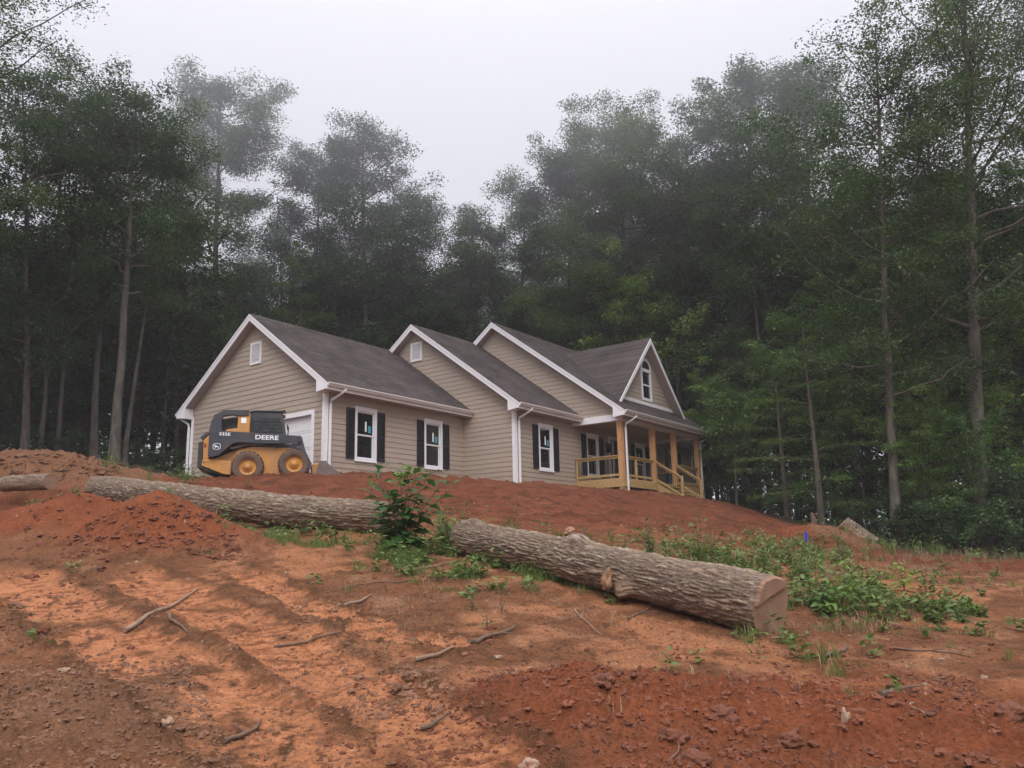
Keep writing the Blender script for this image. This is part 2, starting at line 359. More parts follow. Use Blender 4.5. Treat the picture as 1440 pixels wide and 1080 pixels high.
def ground_full(x, y):
    x = np.asarray(x, float); y = np.asarray(y, float)
    m, red, brn = mounds(x, y); r = np.hypot(x, y)
    near = 1-ss(14, 26, r)
    h = H0(x, y)+m
    wx = x+.25*fbm(x*1.3, y*1.3, 0, 3, 50); wy = y+.25*fbm(x*1.3, y*1.3, 7, 3, 51)
    tk = np.zeros_like(x); groove = np.zeros_like(x); lug = np.zeros_like(x); edge = np.zeros_like(x)
    ew = fbm(x*2.2, y*2.2, 0, 5, 64, .65)
    for i, (P, hw, dp) in enumerate(TR):
        d, al, sd = pdist(P, x+.10*(wx-x), y+.10*(wy-y))
        d0_ = d; d = d+.16*ew; k = (1-ss(hw*.80, hw*1.12, d))*ss(-.05, .5, al); tk = np.maximum(tk, k)
        edge = np.maximum(edge, np.exp(-((d-hw*1.2)/.10)**2))
        lg = ss(.3, .95, np.sin(al*2*PI/.19+sd*d*6.5+2.2*fbm(x*1.7, y*1.7, 0, 3, 60))+.7*fbm(x*7, y*7, 0, 2, 66))*ss(-.05, .22, fbm(x*1.1, y*1.1, 5, 3, 61+i))*k
        lug = np.maximum(lug, lg)
        for o_ in (-.30, -.17, .02, .15, .31):
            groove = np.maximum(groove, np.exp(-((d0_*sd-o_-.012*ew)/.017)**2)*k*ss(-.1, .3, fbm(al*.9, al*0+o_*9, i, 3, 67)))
        h = h-dp*.8*k+.014*np.exp(-((d-hw*1.22)/.12)**2)*(1+fbm(x*3, y*3, 0, 2, 63))
    # roughness of the soil
    wb = fbm(x*.9, y*.9, 0, 4, 71, .6); berm = ss(-1.2, .7, x-.3+1.2*wb)*(1-ss(6.1, 7.6, y+.9*wb))*near
    leftb = (1-ss(-3.6, -2.0, x+.35*(y-5.5)+1.3*wb))*(1-ss(8.5, 12, y+wb))
    rough = np.clip(.55+.8*berm+.8*leftb+.8*red+.5*brn+.5*edge+.35*fbm(x*.6, y*.6, 2, 3, 70), .1, 1.6)*(1-.75*tk)
    n1 = fbm(x*.7, y*.7, 0, 3, 80)*.07; n2 = fbm(wx*2.3, wy*2.3, 0, 3, 81)*.030
    bil = (1-np.abs(noise(wx*5, wy*5, 0, 82))*2.2)*.5; bil2 = (1-np.abs(noise(wx*11, wy*11, 1, 83))*2.2)*.5; bil3 = (1-np.abs(noise(wx*24, wy*24, 2, 84))*2.2)*.5
    cl = np.maximum(0, noise(wx*6.5, wy*6.5, 4, 85)-.12)*.07+np.maximum(0, noise(wx*14, wy*14, 4, 86)-.1)*.05
    h = h+(n1*.8)*(1-.5*tk)+(n2*(.5+.5*near)-bil*.030-bil2*.022-bil3*.010*near+cl+noise(wx*45, wy*45, 6, 87)*.010*near)*rough
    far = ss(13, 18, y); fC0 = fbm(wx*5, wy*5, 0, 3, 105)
    h = h+tk*near*(fC0*.016+noise(wx*18,wy*18,0,106)*.008)
    h = h+far*(1-ss(40,50,r))*(.17*np.maximum(0, fbm(x*.9, y*2.2, 0, 6, 90, .66))+.05*fbm(x*.35, y*1.0, 0, 3, 91))
    h = h-lug*.013*ss(-.3,.3,fC0)-groove*.011
    # colour of the soil itself
    def C(*c): return np.array(c)[None, :]
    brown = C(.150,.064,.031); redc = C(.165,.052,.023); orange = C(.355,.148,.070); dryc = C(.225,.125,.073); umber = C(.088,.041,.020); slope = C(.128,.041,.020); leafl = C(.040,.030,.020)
    X = x.ravel(); 
    def W(k): return np.clip(k, 0, 1).ravel()[:, None]
    fA = fbm(x*.45, y*.45, 0, 4, 100); fB = fbm(wx*1.6, wy*1.6, 0, 5, 101, .6); fC = fbm(wx*6, wy*6, 0, 4, 102, .65)
    c = brown+0*W(x)
    c = c+(dryc-c)*W(ss(-.05, .45, fB+.5*fA)*.7)
    c = c+(C(.285,.118,.055)-c)*W(ss(-.02, .30, fA+.5*fB)*.8)
    c = c+(umber-c)*W(ss(.05, .42, fC*.7-fB*.5)*.8)
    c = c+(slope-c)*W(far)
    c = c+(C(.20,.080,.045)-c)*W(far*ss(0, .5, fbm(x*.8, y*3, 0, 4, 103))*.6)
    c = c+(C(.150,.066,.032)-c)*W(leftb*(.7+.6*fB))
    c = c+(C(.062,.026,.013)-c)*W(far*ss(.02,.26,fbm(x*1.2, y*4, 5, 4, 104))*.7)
    c = c+(C(.22,.108,.058)-c)*W(leftb*ss(.12,.4,fC)*.6)
    c = c+(redc-c)*W(berm*(.85+.6*fB))
    c = c+(redc*(1)-c)*W(red)
    c = c+(C(.150,.074,.040)-c)*W(brn*.9)
    c = c+(orange-c)*W(tk*ss(-.62, -.02, fB+.5*fA+.25*fC))
    c = c+(C(.19,.068,.030)-c)*W(tk*ss(.0,.5,fC+.2*fB)*.8)
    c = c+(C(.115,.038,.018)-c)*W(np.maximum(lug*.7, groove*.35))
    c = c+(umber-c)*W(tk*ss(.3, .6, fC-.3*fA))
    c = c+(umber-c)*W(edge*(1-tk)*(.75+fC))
    pebble = ss(.42,.5,noise(x*28,y*28,3,110))*near
    c = c+(C(.38,.26,.19)-c)*W(pebble*.7*ss(-.1,.3,fB))
    # woodland floor beyond the clearing
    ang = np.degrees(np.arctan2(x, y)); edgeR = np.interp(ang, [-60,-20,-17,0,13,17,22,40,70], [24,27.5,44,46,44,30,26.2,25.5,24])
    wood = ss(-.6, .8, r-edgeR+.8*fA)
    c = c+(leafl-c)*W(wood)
    return h, c
def zg(x, y): return float(ground_full(np.array([float(x)]), np.array([float(y)]))[0][0])

def build_ground():
    rr = [.0001]+list(np.geomspace(.4, 3.6, 24)); r = 3.6
    while r < 18: r *= 1.0047; rr.append(r)
    while r < 48: r *= 1.011; rr.append(r)
    while r < 420: r *= 1.07; rr.append(r)
    rr = np.array(rr)
    th = np.concatenate([np.linspace(-40, 40, 860), np.linspace(40, 320, 90)[1:-1]])*PI/180
    R, T = np.meshgrid(rr, th, indexing='ij'); X = R*np.sin(T); Y = R*np.cos(T)
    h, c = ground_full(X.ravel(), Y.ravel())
    n, k = X.shape
    i, j = np.meshgrid(np.arange(n-1), np.arange(k), indexing='ij'); j2 = (j+1) % k
    F = np.stack([i*k+j, (i+1)*k+j, (i+1)*k+j2, i*k+j2], -1).reshape(-1, 4)[:, ::-1]
    me = np_mesh('ground', np.stack([X.ravel(), Y.ravel(), h], 1), F, True)
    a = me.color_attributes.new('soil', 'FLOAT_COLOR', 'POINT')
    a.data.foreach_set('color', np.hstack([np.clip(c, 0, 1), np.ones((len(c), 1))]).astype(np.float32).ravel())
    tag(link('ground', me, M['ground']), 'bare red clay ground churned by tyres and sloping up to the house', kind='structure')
build_ground()
# ================================================================== THE HOUSE (local axes: u along the eaves, v to the back, z up)
house = empty('house', HO, HY, 'new tan clapboard house with white trim, three stepped gables and a wooden front porch', 'house')
SL = .735; ZE = 2.95; OE = .46; OH = .355; VB = 7.3; TH = .13
def fr_front(v): return lambda s, d, z: (s, v-d, z)
def fr_left(u): return lambda s, d, z: (u-d, s, z)
def fr_right(u): return lambda s, d, z: (u+d, s, z)
def fr_back(v): return lambda s, d, z: (s, v+d, z)
def clip(poly, ax, val, keep_gt):
    out = []
    for i in range(len(poly)):
        a, b = poly[i], poly[(i+1) % len(poly)]
        ia = (a[ax] >= val) if keep_gt else (a[ax] <= val); ib = (b[ax] >= val) if keep_gt else (b[ax] <= val)
        if ia: out.append(a)
        if ia != ib:
            t = (val-a[ax])/(b[ax]-a[ax]); out.append(tuple(a[k]+t*(b[k]-a[k]) for k in (0,1)))
    return out
EXP = .178
def siding(mb, F, poly, holes=(), zb=-.9):
    z0 = min(p[1] for p in poly); z1 = max(p[1] for p in poly)
    k = math.floor((z0-zb)/EXP)
    while zb+k*EXP < z1:
        b0, b1 = zb+k*EXP, zb+(k+1)*EXP; k += 1
        cuts = sorted({b0, b1}|{z for h in holes for z in h[2:] if b0 < z < b1})
        for c0, c1 in zip(cuts, cuts[1:]):
            P = clip(clip(poly, 1, c0, True), 1, c1, False)
            if len(P) < 3: continue
            zm = (c0+c1)/2; hs = sorted([(h[0], h[1]) for h in holes if h[2] < zm < h[3]])
            segs = []; s = -1e3
            for a, b in hs: segs.append((s, a)); s = b
            segs.append((s, 1e3))
            for a, b in segs:
                Q = clip(clip(P, 0, a, True), 0, b, False)
                if len(Q) < 3: continue
                off = lambda z: .016*(1-(z-b0)/EXP)+.002
                mb.quad(*[F(q[0], off(q[1]), q[1]) for q in Q])
                lo = [q for q in Q if abs(q[1]-c0) < 1e-6]
                if c0 == b0 and len(lo) >= 2:
                    x0 = min(q[0] for q in lo); x1 = max(q[0] for q in lo)
                    mb.quad(F(x0, .0, c0), F(x1, 0, c0), F(x1, .018, c0), F(x0, .018, c0))
def fbox(mb, F, s0, s1, d0, d1, z0, z1):
    mb.hexa([F(s0,d0,z0),F(s1,d0,z0),F(s1,d1,z0),F(s0,d1,z0),F(s0,d0,z1),F(s1,d0,z1),F(s1,d1,z1),F(s0,d1,z1)])
def roofz(v, ve): return ZE+SL*(v-ve)

HOLES = {}
def add_window(F, s0, z0=.60, z1=2.45, w=1.0, shutters=True, sticker=True, key=None):
    s1 = s0+w; t = .105; i0, i1, j0, j1 = s0+t, s1-t, z0+.13, z1-.15
    HOLES.setdefault(key, []).append((i0-.01, i1+.01, j0-.01, j1+.01))
    f = MB()
    fbox(f,F,s0,i0,-.03,.045,z0,z1); fbox(f,F,i1,s1,-.03,.045,z0,z1)
    fbox(f,F,i0,i1,-.03,.043,j1,z1); fbox(f,F,i0,i1,-.03,.043,z0,j0)
    fbox(f,F,s0-.015,s1+.015,.045,.065,z0+.01,z0+.05); fbox(f,F,s0-.01,s1+.01,.045,.058,z1-.035,z1+.002)
    wf = f.build('window', M['white'], house, .004)
    zm = (j0+j1)/2
    for nm, a, b, d in (('upper_sash', zm-.02, j1, -.008), ('lower_sash', j0, zm+.012, -.035)):
        q = MB(); e = .045
        fbox(q,F,i0,i0+e,d-.03,d,a,b); fbox(q,F,i1-e,i1,d-.03,d,a,b); fbox(q,F,i0+e,i1-e,d-.03,d-.001,a,a+e); fbox(q,F,i0+e,i1-e,d-.03,d-.001,b-e,b)
        q.build(nm, M['white'], wf)
        g = MB(); fbox(g,F,i0+.02,i1-.02,d-.024,d-.018,a+.02,b-.02); g.build('pane', M['glass'], wf)
    if sticker:
        q = MB(); fbox(q,F,i0+.40,i0+.48,-.0255,-.0250,zm+.13,zm+.47); q.build('sticker', M['sticker_w'], wf)
        q = MB(); fbox(q,F,i0+.54,i0+.68,-.0255,-.0250,zm+.10,zm+.34); q.build('sticker', M['sticker_b'], wf)
    if shutters:
        for a, b in ((s0-.375, s0-.02), (s1+.02, s1+.375)):
            q = MB(); y0, y1 = z0+.09, z1-.09; e = .05
            fbox(q,F,a,a+e,.022,.060,y0,y1); fbox(q,F,b-e,b,.022,.060,y0,y1)
            for c0, c1 in ((y0,y0+.08),((y0+y1)/2-.04,(y0+y1)/2+.04),(y1-.08,y1)): fbox(q,F,a+e,b-e,.022,.059,c0,c1)
            z = y0+.09
            while z < y1-.10:
                if abs(z-(y0+y1)/2) > .07:
                    q.hexa([F(a+e,.034,z),F(b-e,.034,z),F(b-e,.054,z-.012),F(a+e,.054,z-.012),F(a+e,.034,z+.012),F(b-e,.034,z+.012),F(b-e,.054,z),F(a+e,.054,z)])
                z += .038
            fbox(q,F,a+e,b-e,.024,.035,y0,y1)
            q.build('shutter', M['black'], house)
WG = fr_front(0.0); WM = fr_front(-2.45); VP = -2.45
add_window(WG, 1.26, key='g'); add_window(WG, 4.64, key='g')
add_window(WM, 8.37, key='m')
add_window(WM, 11.86, key='m', sticker=False); add_window(WM, 16.05, key='m'); add_window(WM, 19.46, key='m', sticker=False)
add_window(fr_front(0.0), 25.2, key='r', sticker=False)

# garage door
GL = fr_left(0.0); d0, d1, dz0, dz1 = .62, 5.62, -.12, 2.08
HOLES['gl'] = [(d0, d1, dz0-1, dz1)]
gd = MB(); nrow = 4; ph = (dz1-dz0)/nrow
for i in range(nrow):
    z0 = dz0+i*ph; fbox(gd, GL, d0, d1, -.16, -.12, z0+.004, z0+ph-.004)
    for j in range(8):
        a = d0+.08+j*(d1-d0-.1)/8; fbox(gd, GL, a, a+(d1-d0-.1)/8-.08, -.12, -.112, z0+.07, z0+ph-.07)
fbox(gd, GL, d0, d1, -.17, -.165, dz0, dz1)
gdo = gd.build('garage_door', M['door_white'], house, .004)
q = MB(); fbox(q,GL,d0-.13,d0,-.15,.035,dz0-.3,dz1+.15); fbox(q,GL,d1,d1+.13,-.15,.035,dz0-.3,dz1+.15); fbox(q,GL,d0,d1,-.15,.034,dz1,dz1+.15)
q.build('door_frame', M['white'], gdo, .004)
# gable vents
def vent(F, s0, s1, z0, z1):
    q = MB(); e = .07
    fbox(q,F,s0,s0+e,0,.05,z0,z1); fbox(q,F,s1-e,s1,0,.05,z0,z1); fbox(q,F,s0+e,s1-e,0,.049,z0,z0+e); fbox(q,F,s0+e,s1-e,0,.049,z1-e,z1)
    z = z0+e
    while z < z1-e-.02:
        q.hexa([F(s0+e,.022,z+.03),F(s1-e,.022,z+.03),F(s1-e,.046,z),F(s0+e,.046,z),F(s0+e,.022,z+.04),F(s1-e,.022,z+.04),F(s1-e,.046,z+.01),F(s0+e,.046,z+.01)]); z += .045
    q.build('gable_vent', M['white'], house)
    
# walls
GE = -.9
def gable_poly(v0, v1, ve, vb=None):
    vp = (v0+v1)/2; top = lambda v: ZE+SL*((v-ve) if v <= vp else ((v0+v1-ve)-v))-.06
    return [(v0, GE), (v1, GE), (v1, top(v1)), (vp, top(vp)), (v0, top(v0))]
w = MB(); siding(w, GL, gable_poly(0, VB, -OE), HOLES['gl']); siding(w, WG, [(0,GE),(6.9,GE),(6.9,2.9),(0,2.9)], HOLES['g'])
w.build('wall', M['siding'], house)
w = MB(); ML = fr_left(6.9); siding(w, ML, gable_poly(-2.45, VB, -2.45-OE)); siding(w, WM, [(6.9,GE),(10.93,GE),(10.93,2.9),(6.9,2.9)], HOLES['m'])
w.build('wall', M['siding'], house)
w = MB(); T3 = fr_left(10.93); V3 = -4.56; gp3 = gable_poly(V3, VB, V3-OE); siding(w, T3, clip(gp3, 1, 2.78, True))
siding(w, WM, [(10.93,GE),(22.3,GE),(22.3,2.9),(10.93,2.9)], HOLES['m']+[(13.75,15.05,GE,2.5)])
siding(w, fr_right(18.22), clip(gp3, 1, 2.78, True)); siding(w, fr_back(VB), [(0,GE),(29.2,GE),(29.2,2.9),(0,2.9)])
w.build('wall', M['siding'], house)
w = MB(); siding(w, fr_right(22.3), gable_poly(-2.45, VB, -2.45-OE)); siding(w, fr_right(29.2), gable_poly(0, VB, -OE)); siding(w, fr_front(0), [(22.3,GE),(29.2,GE),(29.2,2.9),(22.3,2.9)], HOLES['r'])
w.build('wall', M['siding'], house)
w = MB(); w.box((.03,.03,-1.0),(29.1,VB-.03,.0)); w.box((6.93,-2.42,-1.01),(22.2,.03,.0)); w.build('foundation', M['conc'], house)
vent(GL, 3.35, 3.95, 4.22, 5.02); vent(ML, 2.12, 2.74, 5.38, 6.18)

# roofs
def roof(u0, u1, vf, vb, name='roof', left=True, right=True):
    ve = vf-OE; vr = vb+OE; vp = (vf+vb)/2; zp = ZE+SL*(vp-ve); L = vp-ve; n = int(L/.115)
    q = MB(); c = .012
    for sgn in (1, -1):
        P = lambda t, o=0: ((ve+L*t) if sgn > 0 else (vr-L*t), ZE+SL*L*t+o)
        for i in range(n):
            a, b = P(i/n, c), P((i+1)/n, .001); a0 = P(i/n, 0)
            q.quad((u0,*a),(u1,*a),(u1,*b),(u0,*b)); q.quad((u0,*a0),(u1,*a0),(u1,*a),(u0,*a))
    q.prism([(ve, ZE-.0015),(vp, zp-.0015),(vr, ZE-.0015),(vr,ZE-.05),(vp,zp-.06),(ve,ZE-.05)], u0, u1, 0)
    q.prism([(vp-.14, zp-.14*SL+.012),(vp,zp+.03),(vp+.14,zp-.14*SL+.012),(vp,zp-.02)], u0, u1, 0)
    r = q.build(name, M['shingle'], house)
    # rake boards, soffits, returns
    for on, ua, ub, uw in ((left, u0-.012, u0+.02, u0+OH), (right, u1-.02, u1+.012, u1-OH)):
        if not on: continue
        q = MB()
        for sgn in (1, -1):
            A = (ve if sgn > 0 else vr); f = lambda dv, o: (A+sgn*dv, ZE+SL*dv+o)
            q.prism([f(0,-.015), f(L,-.015), f(L,-.235), f(0,-.235)] if sgn > 0 else [f(0,-.015), f(0,-.235), f(L,-.235), f(L,-.015)], ua, ub, 0)
            q.prism([f(0,.004), f(L,.004), f(L,-.07), f(0,-.07)] if sgn > 0 else [f(0,.004), f(0,-.07), f(L,-.07), f(L,.004)], min(ua,ub)-(.02 if ua < ub and uw > ua else -.034), max(ua,ub)+(-.034 if uw > ua else .02), 0)
        q.build('rake_board', M['white'], r)
        q = MB()
        for sgn in (1, -1):
            A = (ve if sgn > 0 else vr); f = lambda dv, o: (A+sgn*dv, ZE+SL*dv+o)
            lo, hi = (ua+.02, uw) if uw > ua else (uw, ub-.02)
            q.prism([f(.02,-.20), f(L,-.20), f(L,-.22), f(.02,-.22)], lo, hi, 0)
        q.build('rake_soffit', M['soffit'], r)
        for sgn in (1, -1):
            q = MB()
            A = (ve if sgn > 0 else vr); f = lambda dv, o: (A+sgn*dv, ZE+SL*dv+o)
            lo, hi = (ua-.004, uw+.002) if uw > ua else (uw-.002, ub+.004)
            q.prism([f(-.02,-.03), f(OE+.03,-.24), (A+sgn*(OE+.03), ZE-.26), (A+sgn*(-.02), ZE-.20)], lo, hi, 0)
            q.build('cornice_return', M['white'], r)
    for sgn, A, wl in ((1, ve, vf), (-1, vr, vb)):
        q = MB()
        a, b = sorted((A+sgn*.01, wl)); q.box((u0+.02, a, ZE-.225), (u1-.02, b, ZE-.205)); q.build('eave_soffit', M['soffit'], r)
        q = MB(); a, b = sorted((A-sgn*.012, A+sgn*.012)); q.box((u0+.02, a, ZE-.23), (u1-.02, b, ZE-.02)); q.build('fascia', M['gutterw'], r)
        q = MB(); g = A-sgn*.012; P = [(0,-.02),(0,-.13),(-.07,-.13),(-.085,-.10),(-.125,-.045),(-.125,-.015),(-.117,-.015),(-.117,-.045),(-.078,-.095),(-.066,-.122),(-.008,-.122),(-.008,-.02)]
        q.prism([(g+sgn*x, ZE+z) for x, z in P], u0-.01, u1+.01, 0)
        for uu in (u0-.008, u1+.004): q.prism([(g+sgn*x, ZE+z) for x, z in P[:6]], uu, uu+.004, 0)
        q.build('gutter', M['gutterw'], r)
    return r
roof(-OH, 6.9, 0, VB, right=False)
roof(6.9-OH, 10.93, -2.45, VB, right=False)
roof(10.93-OH, 18.22+OH, V3, VB)
roof(18.22, 22.3+OH, -2.45, VB, left=False)
roof(22.3, 29.2+OH, 0, VB, left=False)

# front dormer gable
DV, DU, DH, DZ = -4.24, 14.72, 3.09, 6.76; zb_ = 3.53; vr_ = .13
q = MB(); n = 34; sl = (DZ-zb_)/DH
def vmain(z): return (z-ZE)/SL+(V3-OE)
for sg in (-1, 1):
    for i in range(n):
        a, b = i/n, (i+1)/n; za, zb2 = zb_+(DZ-zb_)*a, zb_+(DZ-zb_)*b; ua, ub = DU+sg*DH*(1-a), DU+sg*DH*(1-b)
        q.quad((ua, DV, za+.014), (ua, vmain(za)+.03, za+.014), (ub, vmain(zb2)+.03, zb2+.002), (ub, DV, zb2+.002))
        q.quad((ua, DV, za), (ua, vmain(za)+.03, za), (ua, vmain(za)+.03, za+.014), (ua, DV, za+.014))
    q.quad((DU+sg*DH, DV, zb_-.05), (DU, DV, DZ-.05), (DU, vr_, DZ-.05), (DU+sg*DH, DV+.05, zb_-.05))
q.prism([(DU-.12, DZ-.12*sl+.014),(DU, DZ+.035),(DU+.12, DZ-.12*sl+.014),(DU,DZ-.02)], DV, vr_, 1)
dr = q.build('dormer_roof', M['shingle'], house)
q = MB()
for sg in (-1, 1):
    f = lambda h, o: (DU+sg*(DH-h), zb_+sl*h+o)
    q.prism([f(-.02,-.02), f(DH,.0), f(DH,-.24), f(-.02,-.20)], DV-.03, DV, 1)
q.build('rake_board', M['white'], dr)
DW = -3.84
q = MB()
for sg in (-1, 1):
    f = lambda h, o: (DU+sg*(DH-h), zb_+sl*h+o)
    q.prism([f(.02,-.16), f(DH,-.19), f(DH,-.22), f(.05,-.19)], DV+.001, DW, 1)
q.build('rake_soffit', M['soffit'], dr)
q = MB(); FD = fr_front(DW); zt = DZ-.22; zb3 = ZE+SL*(DW-V3+OE)
c, R, wz0, wz1 = 14.86, .46, 4.02, 5.46
siding(q, FD, [(DU-(zt-zb3)/sl, zb3), (DU+(zt-zb3)/sl, zb3), (DU, zt)], [(c-R+.1, c+R-.1, wz0+.1, wz1+.0)], zb=-.9); q.build('dormer_wall', M['siding'], dr)
q = MB(); fbox(q, FD, DU-(zt-zb3)/sl-.10, DU+(zt-zb3)/sl+.10, .0, .045, zb3-.01, zb3+.13); q.build('base_trim', M['white'], dr)
q = MB(); t = .10
fbox(q,FD,c-R,c-R+t,-.03,.045,wz0,wz1); fbox(q,FD,c+R-t,c+R,-.03,.045,wz0,wz1); fbox(q,FD,c-R+t,c+R-t,-.03,.043,wz0,wz0+.12); fbox(q,FD,c-R+t,c+R-t,-.03,.043,wz1-.14,wz1-.0); fbox(q,FD,c-R+t,c+R-t,-.03,.02,4.70,4.76)
m_ = 14
for i in range(m_):
    a, b = PI*i/m_, PI*(i+1)/m_
    P = [(c+rr*math.cos(g), wz1+rr*math.sin(g)) for rr, g in ((R,a),(R,b),(R-t,b),(R-t,a))]
    q.hexa([FD(*(p[0],0,p[1])) for p in P]+[FD(*(p[0],.045,p[1])) for p in P])
aw = q.build('arched_window', M['white'], dr)
q = MB(); fbox(q,FD,c-R+t-.01,c+R-t+.01,-.03,-.02,wz0+.1,4.72); q.build('pane', M['glass'], aw)
q = MB(); fbox(q,FD,c-R+t-.01,c+R-t+.01,-.03,-.02,4.74,wz1-.13); q.build('pane', M['glass'], aw)
q = MB(); q.prism([(c+(R-t+.01)*math.cos(PI*i/m_), wz1-.01+(R-t+.01)*math.sin(PI*i/m_)) for i in range(m_+1)], DW-.012, DW-.026, 1); q.build('arched_pane', M['glass'], aw)

# corner boards
def corner(u, v, z0=-.6, z1=2.74, su=-1, sv=-1, w=.105):
    q = MB(); q.box(sorted_box(u+su*.035, v+sv*.035, z0, u-su*w, v+sv*.001, z1)[0], sorted_box(u+su*.035, v+sv*.035, z0, u-su*w, v+sv*.001, z1)[1])
    a, b = sorted_box(u+su*.034, v+sv*.001, z0, u+su*.001, v-sv*w, z1); q.box(a, b)
    q.build('corner_board', M['white'], house)
def sorted_box(x0,y0,z0,x1,y1,z1): return (min(x0,x1),min(y0,y1),min(z0,z1)), (max(x0,x1),max(y0,y1),max(z0,z1))
corner(0,0); corner(6.9,-2.45); corner(0,VB,sv=1); corner(22.3,-2.45,su=1)
def downspout(u, vg, vw, zbot, uo=.10):
    q = MB(); g = MB
    q.tube([(u+.12+uo, vg-.07, ZE-.10), (u+.12+uo, vg-.07, ZE-.17), (u+.06+uo*.5, (vg*2+vw)/3, ZE-.33), (u+.02, vw, ZE-.47), (u, vw, ZE-.62), (u, vw, zbot)], .048, 4)
    q.build('downspout', M['white'], house, .006)
downspout(.16, -OE, -.075, .0); downspout(7.08, -2.45-OE, -2.525, -.25); downspout(22.1, -2.45-OE, -2.525, .1)
downspout(11.18, V3-OE, V3-.16, -.35, .14); downspout(18.32, V3-OE, V3-.10, -.5, .18)
q = MB(); q.tube([(-.2, VB+OE+.07, ZE-.10), (-.2, VB+OE+.05, ZE-.2), (-.09, VB+.12, ZE-.42), (-.08, VB+.09, ZE-.6), (-.08, VB+.09, -.1)], .048, 4); q.build('downspout', M['white'], house, .006)

# porch
porch = MB(); porch.box((10.93, V3-.10, .28), (18.30, -2.45, .36)); 
porch_o = porch.build('porch_floor', M['treated'], house, .005)
for a_, b_ in (((10.95, V3-.14, .02), (13.80, V3-.101, .30)), ((15.70, V3-.14, .02), (18.32, V3-.101, .30)), ((10.89, V3-.14, .02), (10.929, -2.45, .30))):
    q = MB(); q.box(a_, b_); q.build('rim_board', M['treated'], porch_o, .004)
q = MB(); q.box((10.95, V3+.02, 2.72), (18.2, -2.46, 2.745)); q.build('porch_ceiling', M['ceil'], house)
q = MB(); q.box((10.90, V3-.13, 2.60), (18.26, V3+.13, 2.86)); q.build('porch_beam', M['gutterw'], house, .004)
q = MB(); q.box((10.86, V3+.131, 2.60), (11.06, -2.40, 2.86)); q.box((10.855, V3-.14, 2.62), (10.90, V3+.131, 2.86)); q.build('porch_beam', M['white'], house, .004)
q = MB(); q.box((18.05, V3+.131, 2.60), (18.25, -2.45, 2.86)); q.build('porch_beam', M['white'], house, .004)
for up in (10.92, 13.62, 15.62, 18.04):
    q = MB(); q.box((up, V3-.10, -.75), (up+.20, V3+.10, 2.60)); q.build('porch_post', M['cedar'], house, .006)
def rail(A, B, zf=.36, h=.86, name='porch_railing', nb=14, dark=True, mid=()):
    A, B = Vector(A), Vector(B); q = MB(); d = (B-A).normalized(); nn = Vector((-d.y, d.x, 0)); 
    if nn.length < .1: nn = Vector((1,0,0))
    nn.normalize()
    def bar(P, Q, w, t):
        a, b = P-nn*w/2, P+nn*w/2; c_, e_ = Q-nn*w/2, Q+nn*w/2; up = Vector((0,0,t))
        q.hexa([a, b, e_, c_, a+up, b+up, e_+up, c_+up])
    bar(A+Vector((0,0,h)), B+Vector((0,0,h)), .14, .04); bar(A+Vector((0,0,h-.09)), B+Vector((0,0,h-.09)), .04, .09); bar(A+Vector((0,0,.09)), B+Vector((0,0,.09)), .04, .09)
    r = q.build(name, M['treated'], house, .003)
    L = (B-A).length; b = MB()
    for i in range(1, nb):
        P = A+(B-A)*(i/nb); b.tube([P+Vector((0,0,.14)), P+Vector((0,0,h-.03))], .009, 6)
    b.build('balusters', M['metal'], r)
    for t in mid:
        P = A+(B-A)*t; m2 = MB(); m2.box((P.x-.045, P.y-.045, P.z-.02), (P.x+.045, P.y+.045, P.z+h)); m2.build('rail_post', M['treated'], r, .003)
    return r
rail((11.14, V3, .36), (13.60, V3, .36), nb=22, mid=(.42,)); rail((10.97, -2.50, .36), (10.97, V3+.12, .36), nb=16, mid=(.03,))
rail((15.84, V3, .36), (18.02, V3, .36), nb=18); rail((18.15, V3+.12, .36), (18.15, -2.5, .36), nb=16)
# steps
run = 1.5
st = MB()
for i in range(4):
    z = .20-i*.17; y = V3-.14-i*.27
    st.box((13.86, y-.29, z-.04), (15.62, y-.005, z)); st.box((13.86, y-.012, z-.17), (15.62, y-.006, z-.04))
sto = st.build('porch_steps', M['treated'], house, .004)
for uu in (13.80, 15.66):
    q = MB(); P = [(V3-.11,.30),(V3-.11,-.12),(V3-.8,-.62),(V3-1.22,-.72),(V3-1.22,-.36)]; q.prism(P, uu, uu+.04, 0); q.build('stringer', M['treated'], sto, .003)
    q = MB(); q.box((uu-.03, V3-1.24, -.9), (uu+.06, V3-1.15, .54)); q.build('newel_post', M['treated'], sto, .004)
for uu in (13.79, 15.69): rail((uu, V3-.10, .32), (uu, V3-1.16, -.38), h=.86, nb=12, name='stair_railing')
# front door with side lights
q = MB(); F = WM
fbox(q,F,13.75,13.85,-.02,.045,.30,2.5); fbox(q,F,14.95,15.05,-.02,.045,.30,2.5); fbox(q,F,13.85,14.95,-.02,.044,2.38,2.5); fbox(q,F,14.08,14.14,-.02,.03,.30,2.38)
ed = q.build('entry_door', M['white'], house, .004)
q = MB(); fbox(q,F,14.14,14.95,-.06,-.02,.32,2.38); fbox(q,F,14.24,14.85,-.02,-.012,.42,1.1); fbox(q,F,14.24,14.85,-.02,-.012,1.2,2.28); q.build('door_leaf', M['black'], ed, .004)
q = MB(); fbox(q,F,13.85,14.08,-.05,-.04,.32,2.38); q.build('side_light', M['glass'], ed)
q = MB(); fbox(q,F,14.86,14.89,-.02,.05,1.22,1.28); fbox(q,F,14.84,14.90,.03,.05,1.24,1.36); q.build('door_handle', M['metal'], ed)
q = MB(); a = 13.53
fbox(q,F,a-.05,a+.05,.022,.04,2.02,2.18); fbox(q,F,a-.008,a+.008,.04,.14,2.16,2.175); fbox(q,F,a-.008,a+.008,.13,.145,2.10,2.17)
